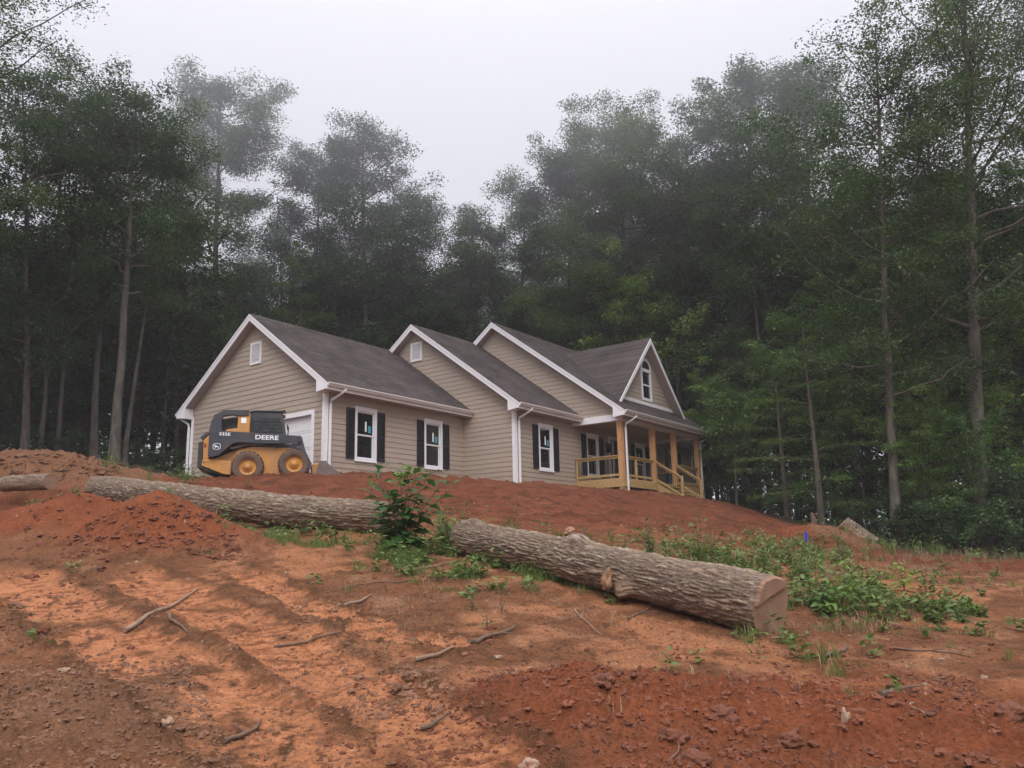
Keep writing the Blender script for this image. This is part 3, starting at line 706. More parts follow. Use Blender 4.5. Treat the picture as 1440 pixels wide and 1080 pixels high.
q.prism([(a-.09,2.05),(a+.09,2.05),(a+.03,2.13),(a-.03,2.13)], -2.45-.22, -2.45-.05, 1)
for dx in (-.075,.063):
    for dy in (-.22,-.07): q.box((a+dx,-2.45+dy,1.78),(a+dx+.012,-2.45+dy+.012,2.06))
q.box((a-.08,-2.45-.22,1.75),(a+.08,-2.45-.05,1.78))
lan = q.build('wall_lantern', M['metal'], house)
q = MB(); q.box((a-.055,-2.45-.19,1.785),(a+.055,-2.45-.085,2.04)); q.build('lantern_glass', M['glass'], lan)
# stuff left below the porch corner
# ================================================================== THE SKID STEER (profile traced from the side, x forward, y left, z up)
def T(X, Y):
    th = math.atan2(35, 378); dx, dy = X-726.0, 622.0-Y
    return ((dx*math.cos(th)+dy*math.sin(th))/300, (-dx*math.sin(th)+dy*math.cos(th))/300+.44)
def TP(pts): return [T(*p) for p in pts]
c = at(260+726/6, 550+622/6, 23.55); fwd = math.radians(15)
SKR = Matrix.Rotation(fwd, 3, 'Z') @ Matrix.Rotation(math.radians(-4.0), 3, 'Y')
loc = Vector([float(k) for k in c])-SKR @ Vector((0, -.95, .44))
sk = empty('skid_steer', loc, fwd, 'yellow and black skid steer loader with its bucket down, parked before the garage door', 'skid steer')
sk.rotation_euler = SKR.to_euler()
HWY = .93
def ext(name, pts, y0, y1, m, parent=sk, bev=.012):
    q = MB(); q.prism(TP(pts), y0, y1, 1); return q.build(name, M[m], parent, bev)
body = ext('body', [(172,582),(167,640),(335,706),(560,700),(960,690),(1010,640),(1000,560),(955,500),(880,462),(560,462),(470,478),(330,540),(270,572)], -.62, .62, 'yellow')
ext('belly_plate', [(150,640),(335,708),(350,722),(330,716),(135,650)], -.75, .75, 'darkmetal', sk, .006)
ext('rear_quarter', [(175,582),(168,640),(340,704),(404,712),(404,596),(330,592)], -.80, -.625, 'yellow', sk)
ext('rear_quarter', [(175,582),(168,640),(340,704),(404,712),(404,596),(330,592)], .625, .80, 'yellow', sk)
ext('rear_door', [(128,440),(168,432),(172,650),(132,650)], -.70, .70, 'darkmetal')
ext('rear_cowl', [(168,435),(140,400),(185,360),(215,350),(215,372),(180,400)], -.80, .80, 'navy')
for s in (-1, 1):
    a, b = sorted((s*.62, s*.80)); ext('tail_post', [(170,425),(218,372),(220,582),(176,584)], a, b, 'yellow')
# chain case between wheels
for s in (-1, 1):
    a, b = sorted((s*.62, s*.72)); ext('chain_case', [(440,500),(560,470),(870,470),(960,540),(1000,640),(960,690),(440,712),(405,600)], a, b, 'yellow')
# engine hood and upper housing
ext('hood', [(225,345),(330,345),(352,325),(430,312),(530,345),(530,380),(225,400)], -.55, .55, 'yellow')
for s in (-1, 1):
    a, b = sorted((s*.66, s*.82))
    q = MB()
    for P in ([(206,350),(220,262),(244,206),(310,220),(303,262),(312,330),(318,352)], [(244,206),(310,163),(380,157),(380,200),(318,214),(310,220)], [(380,157),(506,153),(520,152),(520,200),(432,207),(380,200)]):
        q.prism(TP(P), a, b, 1)
    q.build('boom_tower', M['navy'], sk, .008)
    a, b = sorted((s*.60, s*.78)); ext('side_panel', [(432,205),(524,146),(530,346),(330,346),(352,326),(432,312)], a, b, 'yellow')
    a, b = sorted((s*.785, s*.79)); ext('warning_sticker', [(457,222),(500,220),(502,266),(459,268)], a, b, 'sticker_w', sk, 0)
ext('engine_bay', [(250,235),(400,205),(432,205),(432,312),(320,335),(300,300)], -.50, .50, 'darkmetal')
# cab
cab = ext('cab', [(528,152),(560,140),(790,134),(802,166),(838,358),(532,352)], -.52, .52, 'navy', sk, .02)
for s in (-1, 1):
    a, b = sorted((s*.521, s*.535)); ext('cab_window', [(546,205),(776,196),(806,325),(545,330)], a, b, 'cabglass', cab, 0)
    q = MB()
    for k in range(9):
        X0 = 560+k*26; P0, P1 = T(X0, 205), T(X0+6+k*1.5, 328); q.tube([(P0[0], s*.545, P0[1]), (P1[0], s*.545, P1[1])], .006, 5)
    for Y0 in (235, 265, 295): P0, P1 = T(548, Y0), T(784+(Y0-205)*.2, Y0-4); q.tube([(P0[0], s*.546, P0[1]), (P1[0], s*.546, P1[1])], .006, 5)
    q.build('window_guard', M['darkmetal'], cab)
ext('roof_cap', [(520,150),(560,138),(796,131),(800,142),(560,150),(524,158)], -.57, .57, 'navy', cab)
for s in (-1, 1):
    P = T(804,136); q = MB(); q.box((P[0]-.04, s*.42-.05, P[1]-.04), (P[0]+.05, s*.42+.05, P[1]+.05)); q.build('work_light', M['darkmetal'], cab, .008)
# boom arms
for s in (-1, 1):
    a, b = sorted((s*.83, s*.95))
    q = MB()
    for P in ([(213,346),(440,350),(440,440),(400,455),(300,556),(238,572),(216,556)], [(440,350),(660,357),(660,442),(440,440)], [(660,357),(945,366),(978,440),(930,455),(880,430),(660,442)],
              [(945,366),(968,372),(1000,480),(1066,640),(1030,640),(985,520),(930,455)]):
        q.prism(TP(P), a, b, 1)
    arm = q.build('lift_arm', M['navy'], sk, .008)
    if s < 0:
        def text(txt, X, Y, hgt, wid):
            cu = bpy.data.curves.new('txt', 'FONT'); cu.body = txt; cu.size = 1; cu.align_x = 'CENTER'; cu.align_y = 'CENTER'; cu.extrude = .003; cu.offset = .02
            o = bpy.data.objects.new('tmp', cu); col.objects.link(o); bpy.context.view_layer.update()
            me = bpy.data.meshes.new_from_object(o); bpy.data.objects.remove(o)
            co = np.zeros(len(me.vertices)*3); me.vertices.foreach_get('co', co); co = co.reshape(-1,3)
            w_, h_ = np.ptp(co[:,0]), np.ptp(co[:,1]); cx, cy = (co[:,0].max()+co[:,0].min())/2, (co[:,1].max()+co[:,1].min())/2
            P = T(X, Y); th = math.atan2(35,378)*0+math.radians(-.0); out = np.zeros_like(co)
            xx = (co[:,0]-cx)/w_*wid; zz = (co[:,1]-cy)/h_*hgt; tl = math.radians(-5.5)
            out[:,0] = P[0]+xx*math.cos(tl)-zz*math.sin(tl); out[:,2] = P[1]+xx*math.sin(tl)+zz*math.cos(tl); out[:,1] = -.953-co[:,2]*.5
            me.vertices.foreach_set('co', out.ravel()); me.materials.clear()
            return me
        link('lettering', text('DEERE', 680, 390, .125, .63), M['decal'], arm); link('lettering', text('332E', 338, 374, .085, .30), M['decal'], arm)
        q = MB(); P = T(281, 481)
        for i in range(20):
            t0, t1 = 2*PI*i/20, 2*PI*(i+1)/20; sq = lambda t: (math.copysign(abs(math.cos(t))**.6, math.cos(t)), math.copysign(abs(math.sin(t))**.6, math.sin(t)))
            q.quad(*[(P[0]+r_*sq(t)[0], -.954, P[1]+r_*.85*sq(t)[1]) for r_, t in ((.105,t0),(.105,t1),(.092,t1),(.092,t0))])
        D = lambda L: [(P[0]+x*.011, -.954, P[1]+z*.011) for x, z in L]
        q.quad(*D([(-5,0),(-2,2),(3,1),(4,-1),(0,-2),(-3,-2)])); q.quad(*D([(-5,0),(-6,3),(-4.5,5),(-3.6,3),(-3,1)])); q.quad(*D([(3,1),(4,-1),(6,-5),(5,-5),(2.6,-1.6)])); q.quad(*D([(-3,-2),(-2,-2),(-4,-5),(-6,-4),(-5.4,-3.6),(-4,-4)])); q.quad(*D([(-4.6,4),(-4,4),(-1.5,6.5),(-2,6.8)]))
        q.build('emblem', M['decal'], arm)
        q = MB()
        for X, Y in ((936,466),(186,610),(1080,620)):
            P = T(X, Y); q.lathe([(.0,-.012),(.028,-.012),(.032,.0)], (P[0], -.965 if X > 200 else -.81, P[1]), 12)
        q.build('pivot_pin', M['steel'], arm)
# cylinders
for s in (-1, 1):
    P0, P1, P2 = T(390,490), T(520,452), T(660,445); q = MB(); q.tube([(P0[0], s*.78, P0[1]), (P1[0], s*.78, P1[1])], .045, 12); q.tube([(P1[0], s*.78, P1[1]), (P2[0], s*.78, P2[1])], .025, 10); q.build('lift_cylinder', M['steel'], sk)
    P0, P1 = T(925,470), T(1050,610); q = MB(); q.tube([(P0[0], s*.60, P0[1]), (P1[0], s*.60, P1[1])], .045, 12); q.build('tilt_cylinder', M['darkmetal'], sk)
ext('cross_member', [(975,545),(1010,540),(1040,600),(1010,610)], -.84, .84, 'darkmetal')
for k_, (xa, ya, xb, yb, xc, yc, yy) in enumerate(((640,452,760,470,860,450,-.78),(650,447,770,462,865,444,-.74),(960,470,1010,520,1062,600,-.72),(968,480,1000,560,1066,640,-.66))):
    q = MB(); P0, P1, P2 = T(xa,ya), T(xb,yb), T(xc,yc); q.tube([(P0[0],yy,P0[1]), ((P0[0]+P1[0])/2,yy-.02,(P0[1]+P1[1])/2+.01), (P1[0],yy-.03,P1[1]), (P2[0],yy,P2[1])], .016, 7); q.build('hydraulic_hose', M['darkmetal'], sk, 0, True)
for s in (-1, 1):
    P = T(186, 470); q = MB(); q.box((P[0]-.03, s*.80-.01, P[1]-.06), (P[0]+.03, s*.80+.015, P[1]+.06)); q.build('tail_light', M['redlens'], sk, .004)
q = MB(); P = T(260, 560); q.box((P[0]-.10, -.83, P[1]-.02), (P[0]+.02, -.80, P[1]+.01)); q.build('door_latch', M['darkmetal'], sk, .004)
# seat and frame seen through the cab glass
# wheels
def wheel(X, Y, s):
    P = T(X, Y); cy = s*.80
    q = MB(); R = .425
    prof = [(.235,-.13),(.27,-.15),(.36,-.158),(.405,-.14),(R,-.10),(R+.004,0),(R,.10),(.405,.14),(.36,.158),(.27,.15),(.235,.13)]
    q.lathe(prof, (P[0], cy, P[1]), 40)
    for i in range(22):
        a = 2*PI*i/22
        for sd in (-1, 1):
            aa = a+(PI/22 if sd > 0 else 0); o = []
            for (r, y, da) in ((R-.01, sd*.15, .05), (R-.01, sd*.15, -.04), (R-.01, sd*.0, -.14), (R-.01, sd*.0, -.05)):
                o.append((P[0]+r*math.cos(aa+da), cy+y, P[1]+r*math.sin(aa+da)))
            for (r, y, da) in ((R+.018, sd*.145, .04), (R+.018, sd*.145, -.03), (R+.024, sd*.005, -.13), (R+.024, sd*.005, -.06)):
                o.append((P[0]+r*math.cos(aa+da), cy+y, P[1]+r*math.sin(aa+da)))
            q.hexa(o)
    root = bpy.data.objects.new('wheel', None); col.objects.link(root); root.parent = sk
    q.build('tyre', M['tyre'], root, 0, False)
    q = MB(); o = s
    q.lathe([(.24,.13*o),(.245,.12*o),(.225,.105*o),(.215,.06*o),(.16,.04*o),(.15,.06*o),(.085,.075*o),(.08,.10*o),(.0,.105*o)], (P[0], cy, P[1]), 32)
    for i in range(8):
        a = 2*PI*i/8; q.lathe([(.014,.055*o),(.014,.08*o),(.0,.08*o)], (P[0]+.12*math.cos(a), cy, P[1]+.12*math.sin(a)), 6)
    rm = q.build('rim', M['rim'], root)
    for p in rm.data.polygons: p.use_smooth = True
for s in (-1, 1): wheel(537, 640, s); wheel(915, 605, s)
# attachment plate and bucket
ext('quick_coupler', [(1062,592),(1130,582),(1102,682),(1068,684)], -.60, .60, 'yellow')
q = MB()
out = TP([(1128,574),(1178,572),(1335,704),(1115,708),(1092,690)])
inn = TP([(1140,584),(1176,582),(1318,698),(1122,698),(1106,686)])
for s in (-1, 1):
    a, b = sorted((s*.93, s*.95)); q.prism(TP([(1128,574),(1172,574),(1335,704),(1115,708),(1092,690)]), a, b, 1)
back = TP([(1128,574),(1178,572),(1178,578),(1140,584),(1106,686),(1122,698),(1335,700),(1335,706),(1115,710),(1092,690)])
for i0, i1, j0, j1 in ((0,1,2,3),(0,3,4,9),(9,4,5,8),(8,5,6,7)):
    q.prism([back[i0], back[i1], back[j0], back[j1]], -.93, .93, 1)
q.build('bucket', M['steel'], sk, .004)
P = T(845,300); q = MB(); q.tube([(P[0], -.45, P[1]-.15), (P[0]+.03, -.47, P[1]+.1)], .02, 6); q.box((P[0]-.02,-.55,P[1]+.02),(P[0]+.02,-.42,P[1]+.16)); q.build('mirror', M['darkmetal'], cab, .004)
# ================================================================== LOGS
def norm(a): return a/np.maximum(np.linalg.norm(a, axis=-1, keepdims=True), 1e-9)
def log_bark(name, lo, hi):
    m, n, l, b = mat(name); b.inputs['Roughness'].default_value = .93; b.inputs['Specular IOR Level'].default_value = .2
    a = n.new('ShaderNodeAttribute'); a.attribute_name = 'bark'
    tc = n.new('ShaderNodeTexCoord'); t = n.new('ShaderNodeTexNoise'); t.inputs['Scale'].default_value = 35; t.inputs['Detail'].default_value = 6; l.new(tc.outputs['Object'], t.inputs['Vector'])
    mr = n.new('ShaderNodeMapRange'); mr.inputs[1].default_value = .3; mr.inputs[2].default_value = .7; mr.inputs[3].default_value = .7; mr.inputs[4].default_value = 1.35; l.new(t.outputs[0], mr.inputs[0])
    sc = n.new('ShaderNodeVectorMath'); sc.operation = 'SCALE'; l.new(a.outputs['Color'], sc.inputs[0]); l.new(mr.outputs[0], sc.inputs['Scale']); l.new(sc.outputs[0], b.inputs['Base Color'])
    bp = n.new('ShaderNodeBump'); bp.inputs['Strength'].default_value = .6; bp.inputs['Distance'].default_value = .01; l.new(t.outputs[0], bp.inputs['Height']); l.new(bp.outputs[0], b.inputs['Normal'])
    return m
M['logbark'] = log_bark('fallen_log_bark', 0, 0)
def make_log(name, pts, rad, label, group, seed, bumps=(), ns=520, nt=200, depth=.026, soil=.5, toe=0):
    P = np.array(pts, float); seg = np.linalg.norm(np.diff(P, axis=0), axis=1); L = seg.sum(); t = np.concatenate([[0], np.cumsum(seg)])/L
    s = np.linspace(0, 1, ns); C = np.stack([np.interp(s, t, P[:,i]) for i in range(3)], 1); R = np.interp(s, t, rad)
    for _ in range(12): C[1:-1] = (C[:-2]+2*C[1:-1]+C[2:])/4
    d = norm(np.gradient(C, axis=0)); side = norm(np.cross(d, [0,0,1])); up = np.cross(side, d)
    th = np.linspace(0, 2*PI, nt, endpoint=False); S, Th = np.meshgrid(s*L, th, indexing='ij')
    cx, sy = np.cos(Th), np.sin(Th); q = R[:,None]
    wx = fbm(cx*2*q*4, sy*2*q*4, S*1.3, 3, seed)*.35
    ca, sa = cx*(1+0*wx)*q+wx*.12, sy*q+wx*.12
    rdg = 1-np.abs(noise(ca*34, sa*34, S*4.2+wx*2, seed+1))*3.4; rdg2 = 1-np.abs(noise(ca*58, sa*58, S*9, seed+2))*2.8
    furrow = np.clip(rdg, -.6, 1)*.65+np.clip(rdg2, -.6, 1)*.35       # 1 in the cracks
    big = fbm(ca*4, sa*4, S*1.1, 3, seed+3)*.035
    rr = q*(1+.05*noise(cx*1.2, sy*1.2, S*.8, seed+4))+big-depth*np.clip(furrow, -.3, 1)*(1-.75*np.exp(-(np.minimum(S, L-S)/.10)**2))
    pale = np.zeros_like(rr)
    for (sb, tb, ws, wt, hh, pl) in bumps:
        dt = (Th-tb+PI) % (2*PI)-PI; f = np.exp(-((S-sb*L)/ws)**2-(dt/wt)**2); rr = rr+hh*f
        if pl: pale = np.maximum(pale, ss(.45, .7, f)*pl)
    if toe:
        f = np.exp(-((L-S)/.22)**2)*np.exp(-(((Th-1.5*PI+PI) % (2*PI)-PI)/.38)**2); rr = rr+toe*f
    V = C[:,None,:]+side[:,None,:]*(cx*rr)[...,None]+up[:,None,:]*(sy*rr)[...,None]
    i, j = np.meshgrid(np.arange(ns-1), np.arange(nt), indexing='ij'); j2 = (j+1) % nt
    F = np.stack([i*nt+j, (i+1)*nt+j, (i+1)*nt+j2, i*nt+j2], -1).reshape(-1,4)
    o0 = P[0]; root = empty(name, o0, 0, label, 'log', group)
    me = np_mesh('bark', V.reshape(-1,3)-o0, F[:, ::-1], True)
    hgt = ss(-.2, 1, furrow); lich = ss(.1, .45, fbm(ca*9, sa*9, S*5, 4, seed+5, .65)); low = ss(.25, -.55, sy+.35*fbm(ca*3, sa*3, S*1.5, 3, seed+6))
    c = np.array([.225,.165,.118])*np.ones(rr.shape+(3,)); W = lambda k: np.clip(k, 0, 1)[...,None]
    c = c+(np.array([.38,.33,.275])-c)*W(lich*(1-hgt)*.7); c = c+(np.array([.20,.135,.09])-c)*W(ss(.0,.4,fbm(ca*5,sa*5,S*2,3,seed+8))*.5)
    c = c+(np.array([.065,.047,.036])-c)*W(hgt*.85)
    c = c+(np.array([.19,.115,.072])-c)*W(low*soil); c = c+(np.array([.55,.30,.15])-c)*W(pale)
    a = me.color_attributes.new('bark', 'FLOAT_COLOR', 'POINT'); a.data.foreach_set('color', np.concatenate([c, np.ones(rr.shape+(1,))], -1).astype(np.float32).ravel())
    link('bark', me, M['logbark'], root)
    return root, C, d, side, up, rr, V
def cut_face(root, V, d, sgn, step=None, name='cut_face'):
    ring = V[-1] if sgn > 0 else V[0]; ctr = ring.mean(0); dd = d[-1] if sgn > 0 else d[0]; o = np.array(root.location)
    q = MB(); n = len(ring); prev = None
    side_ = norm(np.cross(dd, [0,0,1])); up_ = np.cross(side_, dd)
    def disp(p):
        loc = p-ctr; a, b = loc@side_, loc@up_
        off = .0012*math.sin(a*150+b*30)+float(noise(a*7, b*7, 0, 5))*.008
        if step is not None: off += (.035 if (b-.13+.35*a) > 0 else 0)*step
        return p+dd*sgn*off
    rings = []
    for k in np.linspace(1, 0, 15)[:-1]:
        rings.append([disp(ctr+(p-ctr)*k) if k < 1 else p for p in ring])
    for r in rings: q.v += [tuple(p-o) for p in r]
    for i in range(len(rings)-1):
        for j in range(n):
            j2 = (j+1) % n; q.f.append((i*n+j, i*n+j2, (i+1)*n+j2, (i+1)*n+j))
    q.v.append(tuple(disp(ctr)-o)); m = len(q.v)-1; b0 = (len(rings)-1)*n
    for j in range(n): q.f.append((b0+j, b0+(j+1) % n, m))
    q.build(name, M['wood_cut'], root)
def on_ground(px, py, r, D=None):
    p = gp(px, py, H1) if D is None else at(px, py, D)[:2]; return np.array([p[0], p[1], zg(p[0], p[1])+r])
A = at(652, 756, 12.7); Bq = at(1084, 852, 8.8)
gA, gB = zg(*A[:2]), zg(*Bq[:2])
A[2] = max(A[2], gA+.18); 
mid = (A+Bq)/2+np.array([0,0,.03])
lr, C, d, sd_, up_, rr, V = make_log('fallen_log', [A, A*.66+Bq*.34+[0,0,.02], A*.33+Bq*.67+[0,0,.01], Bq], [.265,.27,.28,.315], 'large rough-barked log with its sawn butt end facing the camera', 'felled logs', 11,
    bumps=((.47,1.35,.16,.35,.10,0),(.66,-.55+2*PI-2*PI,.11,.30,.13,.0),(.66,PI+.55,.10,.26,.14,0),(.05,1.4,.12,.3,.05,0),(.88,1.2,.2,.35,.05,0)), toe=.17)
cut_face(lr, V, d, 1, 1); cut_face(lr, V, d, -1)
def blob(name, c, r, m, parent=None, seed=0, sub=3, amp=.35, f=2.2, smooth=True, flat=False):
    bm = bmesh.new(); bmesh.ops.create_icosphere(bm, subdivisions=sub, radius=1)
    co = np.array([v.co[:] for v in bm.verts]); n = noise(co[:,0]*f*.6, co[:,1]*f*.6, co[:,2]*f*.6, seed)*amp*1.4+noise(co[:,0]*f*1.8, co[:,1]*f*1.8, co[:,2]*f*1.8, seed+1)*amp*.6+noise(co[:,0]*f*5, co[:,1]*f*5, co[:,2]*f*5, seed+2)*amp*.3
    co = co*(1+n[:,None])
    if flat: co[:,2] = np.where(co[:,2] < -.45, -.45+(co[:,2]+.45)*.2, co[:,2])
    co = co*np.array(r)
    for v, q in zip(bm.verts, co): v.co = q
    me = bpy.data.meshes.new(name); bm.to_mesh(me); bm.free()
    for p in me.polygons: p.use_smooth = smooth
    o = link(name, me, m, parent); o.location = Vector([float(k) for k in c]); return o
# torn knot on the near side, sawn limb stub on top, pale sawn toe
def logpt(C, d, side, up, L_, th, r):
    i = int(L_*(len(C)-1)); return C[i]+(side[i]*math.cos(th)+up[i]*math.sin(th))*r, d[i]
near = -1 if (sd_[100]@np.array([0,1,0])) > 0 else 1
tn = 0 if near > 0 else PI
k0, dk = logpt(C, d, sd_, up_, .615, tn-.25*near, .31)
b = blob('torn_knot', k0-A+(C[int(.615*len(C))]-k0)*.16, (.075,.075,.13), M['wood_raw'], lr, 3, 4, .6, 3.0); b.rotation_euler = (.2,.35,.6)
k1, _ = logpt(C, d, sd_, up_, .43, PI/2, .30)
s_ = blob('limb_stub', k1-A+np.array([0,0,.05]), (.075,.055,.055), M['wood_raw'], lr, 77, 4, .5, 2.4); s_.rotation_euler = (.1,-.25,0)
q = MB(); q.tube([(0,0,-.1),(.02,0,.02),(.03,.0,.10)], [.025,.02,.012], 7); s_ = q.build('broken_twig', M['stick'], lr); s_.location = Vector(k1-A+np.array([.16,0,.02]))
k2, _ = logpt(C, d, sd_, up_, .998, 1.5*PI, .43)
b = blob('sawn_toe', k2-A+np.array([-.04,-.03,.03]), (.10,.07,.075), M['wood_raw'], lr, 9, amp=.3)
# the long log behind
L0 = at(560, 728, 14.55); L1 = at(400, 719, 15.3); L2 = at(290, 707, 16.0); L3 = at(138, 688, 18.2)
pts = [L0, L1, L2, L3]
l2, C2, d2, s2, u2, rr2, V2 = make_log('fallen_log', pts[::-1], [.30,.31,.30,.27], 'long felled trunk lying behind the red dirt pile, below the skid steer', 'felled logs', 23, bumps=((.78,1.0,.15,.3,.04,0),(.3,1.5,.3,.3,.03,0)), ns=760, nt=130, soil=.35)
cut_face(l2, V2, d2, 1); cut_face(l2, V2, d2, -1)
S0 = at(8, 680, 17.4); S1 = at(72, 677, 16.6)
l3, C3, d3, s3, u3, rr3, V3_ = make_log('fallen_log', [S0, S1], [.165,.16], 'short thin log with its sawn end showing, against the brown mound', 'felled logs', 31, ns=90, nt=60, depth=.012, soil=.6)
cut_face(l3, V3_, d3, 1); cut_face(l3, V3_, d3, -1)
# stump beside the far dirt heap
g = at(1200, 768, 24.0); sz = zg(g[0], g[1])
l4, C4, d4, s4, u4, rr4, V4 = make_log('tree_stump', [(g[0]+.25,g[1],sz-.25),(g[0]+.08,g[1]+.05,sz+.15),(g[0]-.18,g[1]+.1,sz+.44)], [.50,.30,.21], 'pale brown uprooted stump leaning in the low dirt heap at the woodland edge', None, 37, ns=60, nt=60, depth=.03, soil=1.6)
l4['category'] = 'stump'; cut_face(l4, V4, d4, 1)
# broken stub of a small tree behind the heap
g = at(1145, 738, 26.5); sz = zg(g[0], g[1])
q = MB(); q.tube([(0,0,-.2),(.0,0,.3),(-.03,0,.42),(-.05,.0,.52)], [.12,.085,.07,.05], 9); sb = q.build('broken_trunk', M['stick']); sb.location = (g[0],g[1],sz)
tag(sb, 'short splintered trunk base standing behind the low dirt heap', 'broken trunk')

# ================================================================== STICKS, ROCKS, FLAG
def stick(p0, p1, r, label, m='stick', bend=.05, fork=0, name='fallen_branch'):
    a = np.array([p0[0], p0[1], 0.0]); b = np.array([p1[0], p1[1], 0.0]); n = 9; path = []
    sd = random.random()*9; per = norm(np.cross(b-a, [0,0,1]))
    for i in range(n):
        t = i/(n-1); q = a+(b-a)*t+per*bend*(math.sin(t*PI*1.3)+.5*math.sin(t*7+sd)); path.append(q)
    z = [zg(q[0], q[1]) for q in path]; zz = max(z[0], z[1])
    for i, q in enumerate(path): q[2] = max(z[i]+r*.6, .5*(z[i]+r)+.5*(z[0]+(z[-1]-z[0])*i/(n-1)+r*1.2))
    o = path[0].copy(); mb = MB(); mb.tube([q-o for q in path], [r*(1-.6*i/(n-1))*(.85+.3*random.random()) for i in range(n)], 8)
    for k in range(fork):
        i = random.randint(3, 6); q = path[i]-o; e = q+per*random.choice((-1,1))*random.uniform(.12,.3)+norm(b-a)*.15; e[2] = q[2]+random.uniform(-.01,.05)
        mb.tube([q, (q+e)/2+np.array([0,0,.01]), e], [r*.5, r*.35, r*.15], 6)
    s = mb.build(name, M[m]); s.location = Vector(o); tag(s, label, 'branch', 'branches and sticks lying on the dirt'); return s
STK = [((175,885),(282,826),.028,'stickpale','long pale stick across the orange tyre tracks',0),((385,907),(505,890),.014,'stick','thin dark crooked twig on the orange mud, middle left',1),
 ((318,1035),(375,1005),.016,'stick','curved dark twig in the lower left mud',1),((240,868),(262,888),.02,'stick','short bark sliver under the long pale stick',0),
 ((660,910),(728,885),.026,'stick','thick dirty branch lying in front of the middle of the log',1),((560,805),(640,792),.018,'stickpale','pale bare branch in the weeds right of the big-leaved sapling',2),
 ((485,855),(525,838),.02,'stickpale','short root piece on the dirt left of the pale branch',0),((500,822),(620,820),.010,'stick','thin straight twig among grass left of the logs',1),
 ((810,855),(845,892),.010,'stickpale','bent light twig on the dirt below the log middle',1),((880,868),(930,848),.012,'stick','forked twig in the shadow of the big log',2),
 ((1085,900),(1140,893),.010,'stickpale','thin pale stick right of the log butt',0),((1160,925),(1197,912),.022,'stick','dark charred stick on the bare dirt right of the log',0),
 ((1255,912),(1370,925),.010,'stick','long thin twig on the bare ground at right',1),((1235,970),(1270,968),.025,'stick','dark root scrap on the orange dirt, lower right',1),
 ((1310,955),(1340,948),.008,'stick','tiny dark twig among the pale stones',0),((585,930),(640,915),.02,'stickpale','dirty stick by the dark clods, centre',0),
 ((590,1020),(630,1003),.02,'stick','muddy branch end in the tyre track, lower centre',0),((1285,985),(1300,1010),.007,'stickpale','thin upright straw at the lower right',0),
 ((935,1075),(955,1040),.008,'stick','thin root in the red spoil at the bottom',0),((1100,800),(1060,770),.018,'stickpale','curved pale branch behind the log among weeds',2)]
for (a, b_, r, m, lb, fk) in STK: stick(gp(*a, H1), gp(*b_, H1), r, lb, m, .03, fk)
RK = [((60,888),(.10,.08,.06),'rock','flat brown clod at the left edge of the tracks'),((25,848),(.14,.11,.07),'clodbrown','broad grey-brown clod at the far left'),((90,945),(.07,.06,.05),'stone','pale rounded stone on the brown left bank'),
 ((236,1012),(.055,.05,.05),'stone','upright grey stone beside the tyre track, lower left'),((330,905),(.05,.04,.03),'rock','small clod in the orange track'),((848,965),(.15,.11,.08),'rock','big red clod on the spoil heap under the log'),
 ((745,1068),(.075,.065,.06),'stone','pale round stone at the bottom centre'),((950,1045),(.10,.09,.07),'rock','red clod at the bottom, right of centre'),((1188,1010),(.045,.04,.09),'stone','pale pointed stone standing in the red bank'),
 ((1383,952),(.045,.04,.03),'stone','small white stone at right on the bare dirt'),((1325,928),(.04,.03,.02),'stone','flat pale stone near the thin twig'),((1110,1040),(.11,.09,.07),'rock','dark red lump at the bottom right of centre'),
 ((980,1075),(.12,.10,.08),'rock','rounded red lump at the bottom edge'),((1300,962),(.05,.035,.02),'stone','flat pinkish stone right of the charred stick'),((1420,1000),(.16,.13,.09),'rock','large orange-red clod at the right edge'),
 ((700,925),(.05,.04,.03),'stone','small grey stone in front of the thick dirty branch'),((560,965),(.10,.06,.07),'clodbrown','grey-brown clod of turned mud, centre left'),((575,950),(.07,.06,.06),'clodbrown','smaller grey clod on the turned mud'),
 ((140,760),(.10,.08,.07),'rock','clod at the foot of the left red pile'),((265,760),(.12,.08,.06),'rock','orange clod at the right foot of the red pile'),((1050,1062),(.05,.04,.035),'rock','small clod near the bottom between two lumps'),
 ((1018,1000),(.13,.10,.06),'rock','wide red clod on the crest below the log butt'),((1260,885),(.10,.08,.07),'clodbrown','brown root clod by the leafy weeds right of the log'),((1215,868),(.11,.09,.07),'rock','red clod among weeds right of the log')]
for (p, r, m, lb) in RK:
    r = tuple(k_*.68 for k_ in r); g = gp(*p, H1); o = blob('stone' if m == 'stone' else 'dirt_clod', (g[0], g[1], zg(*g)+r[2]*.25), r, M[m], None, random.randint(0,999), 4, .48, 2.2, True)
    o.rotation_euler = (random.uniform(-.2,.2), random.uniform(-.2,.2), random.uniform(0,6)); tag(o, lb, 'stone' if m == 'stone' else 'dirt clod', 'stones and clods on the ground')
g = gp(1137, 783, H1); z = zg(*g)
q = MB(); q.tube([(0,0,-.05),(.01,0,.25),(.0,0,.44)], .004, 5); fl = empty('marker_flag', (g[0],g[1],z), .7, 'small blue marker flag on a wire among the weeds right of the log', 'marker flag'); q.build('wire', M['flagwire'], fl)
q = MB()
for i in range(6):
    x0, x1 = i*.022, (i+1)*.022; x0, x1 = x0*.75, x1*.75; y0, y1 = .008*math.sin(i*1.1), .008*math.sin((i+1)*1.1); zt = lambda x: .44-.5*x; zb = lambda x: .30-1.1*x+.6*x
    q.hexa([(x0-.06,y0,.27-.2*x0),(x1-.06,y1,.27-.2*x1),(x1-.06,y1+.003,.27-.2*x1),(x0-.06,y0+.003,.27-.2*x0),(x0-.06,y0,.44-.3*x0),(x1-.06,y1,.44-.3*x1),(x1-.06,y1+.003,.44-.3*x1),(x0-.06,y0+.003,.44-.3*x0)])
q.build('flag', M['flag'], fl)

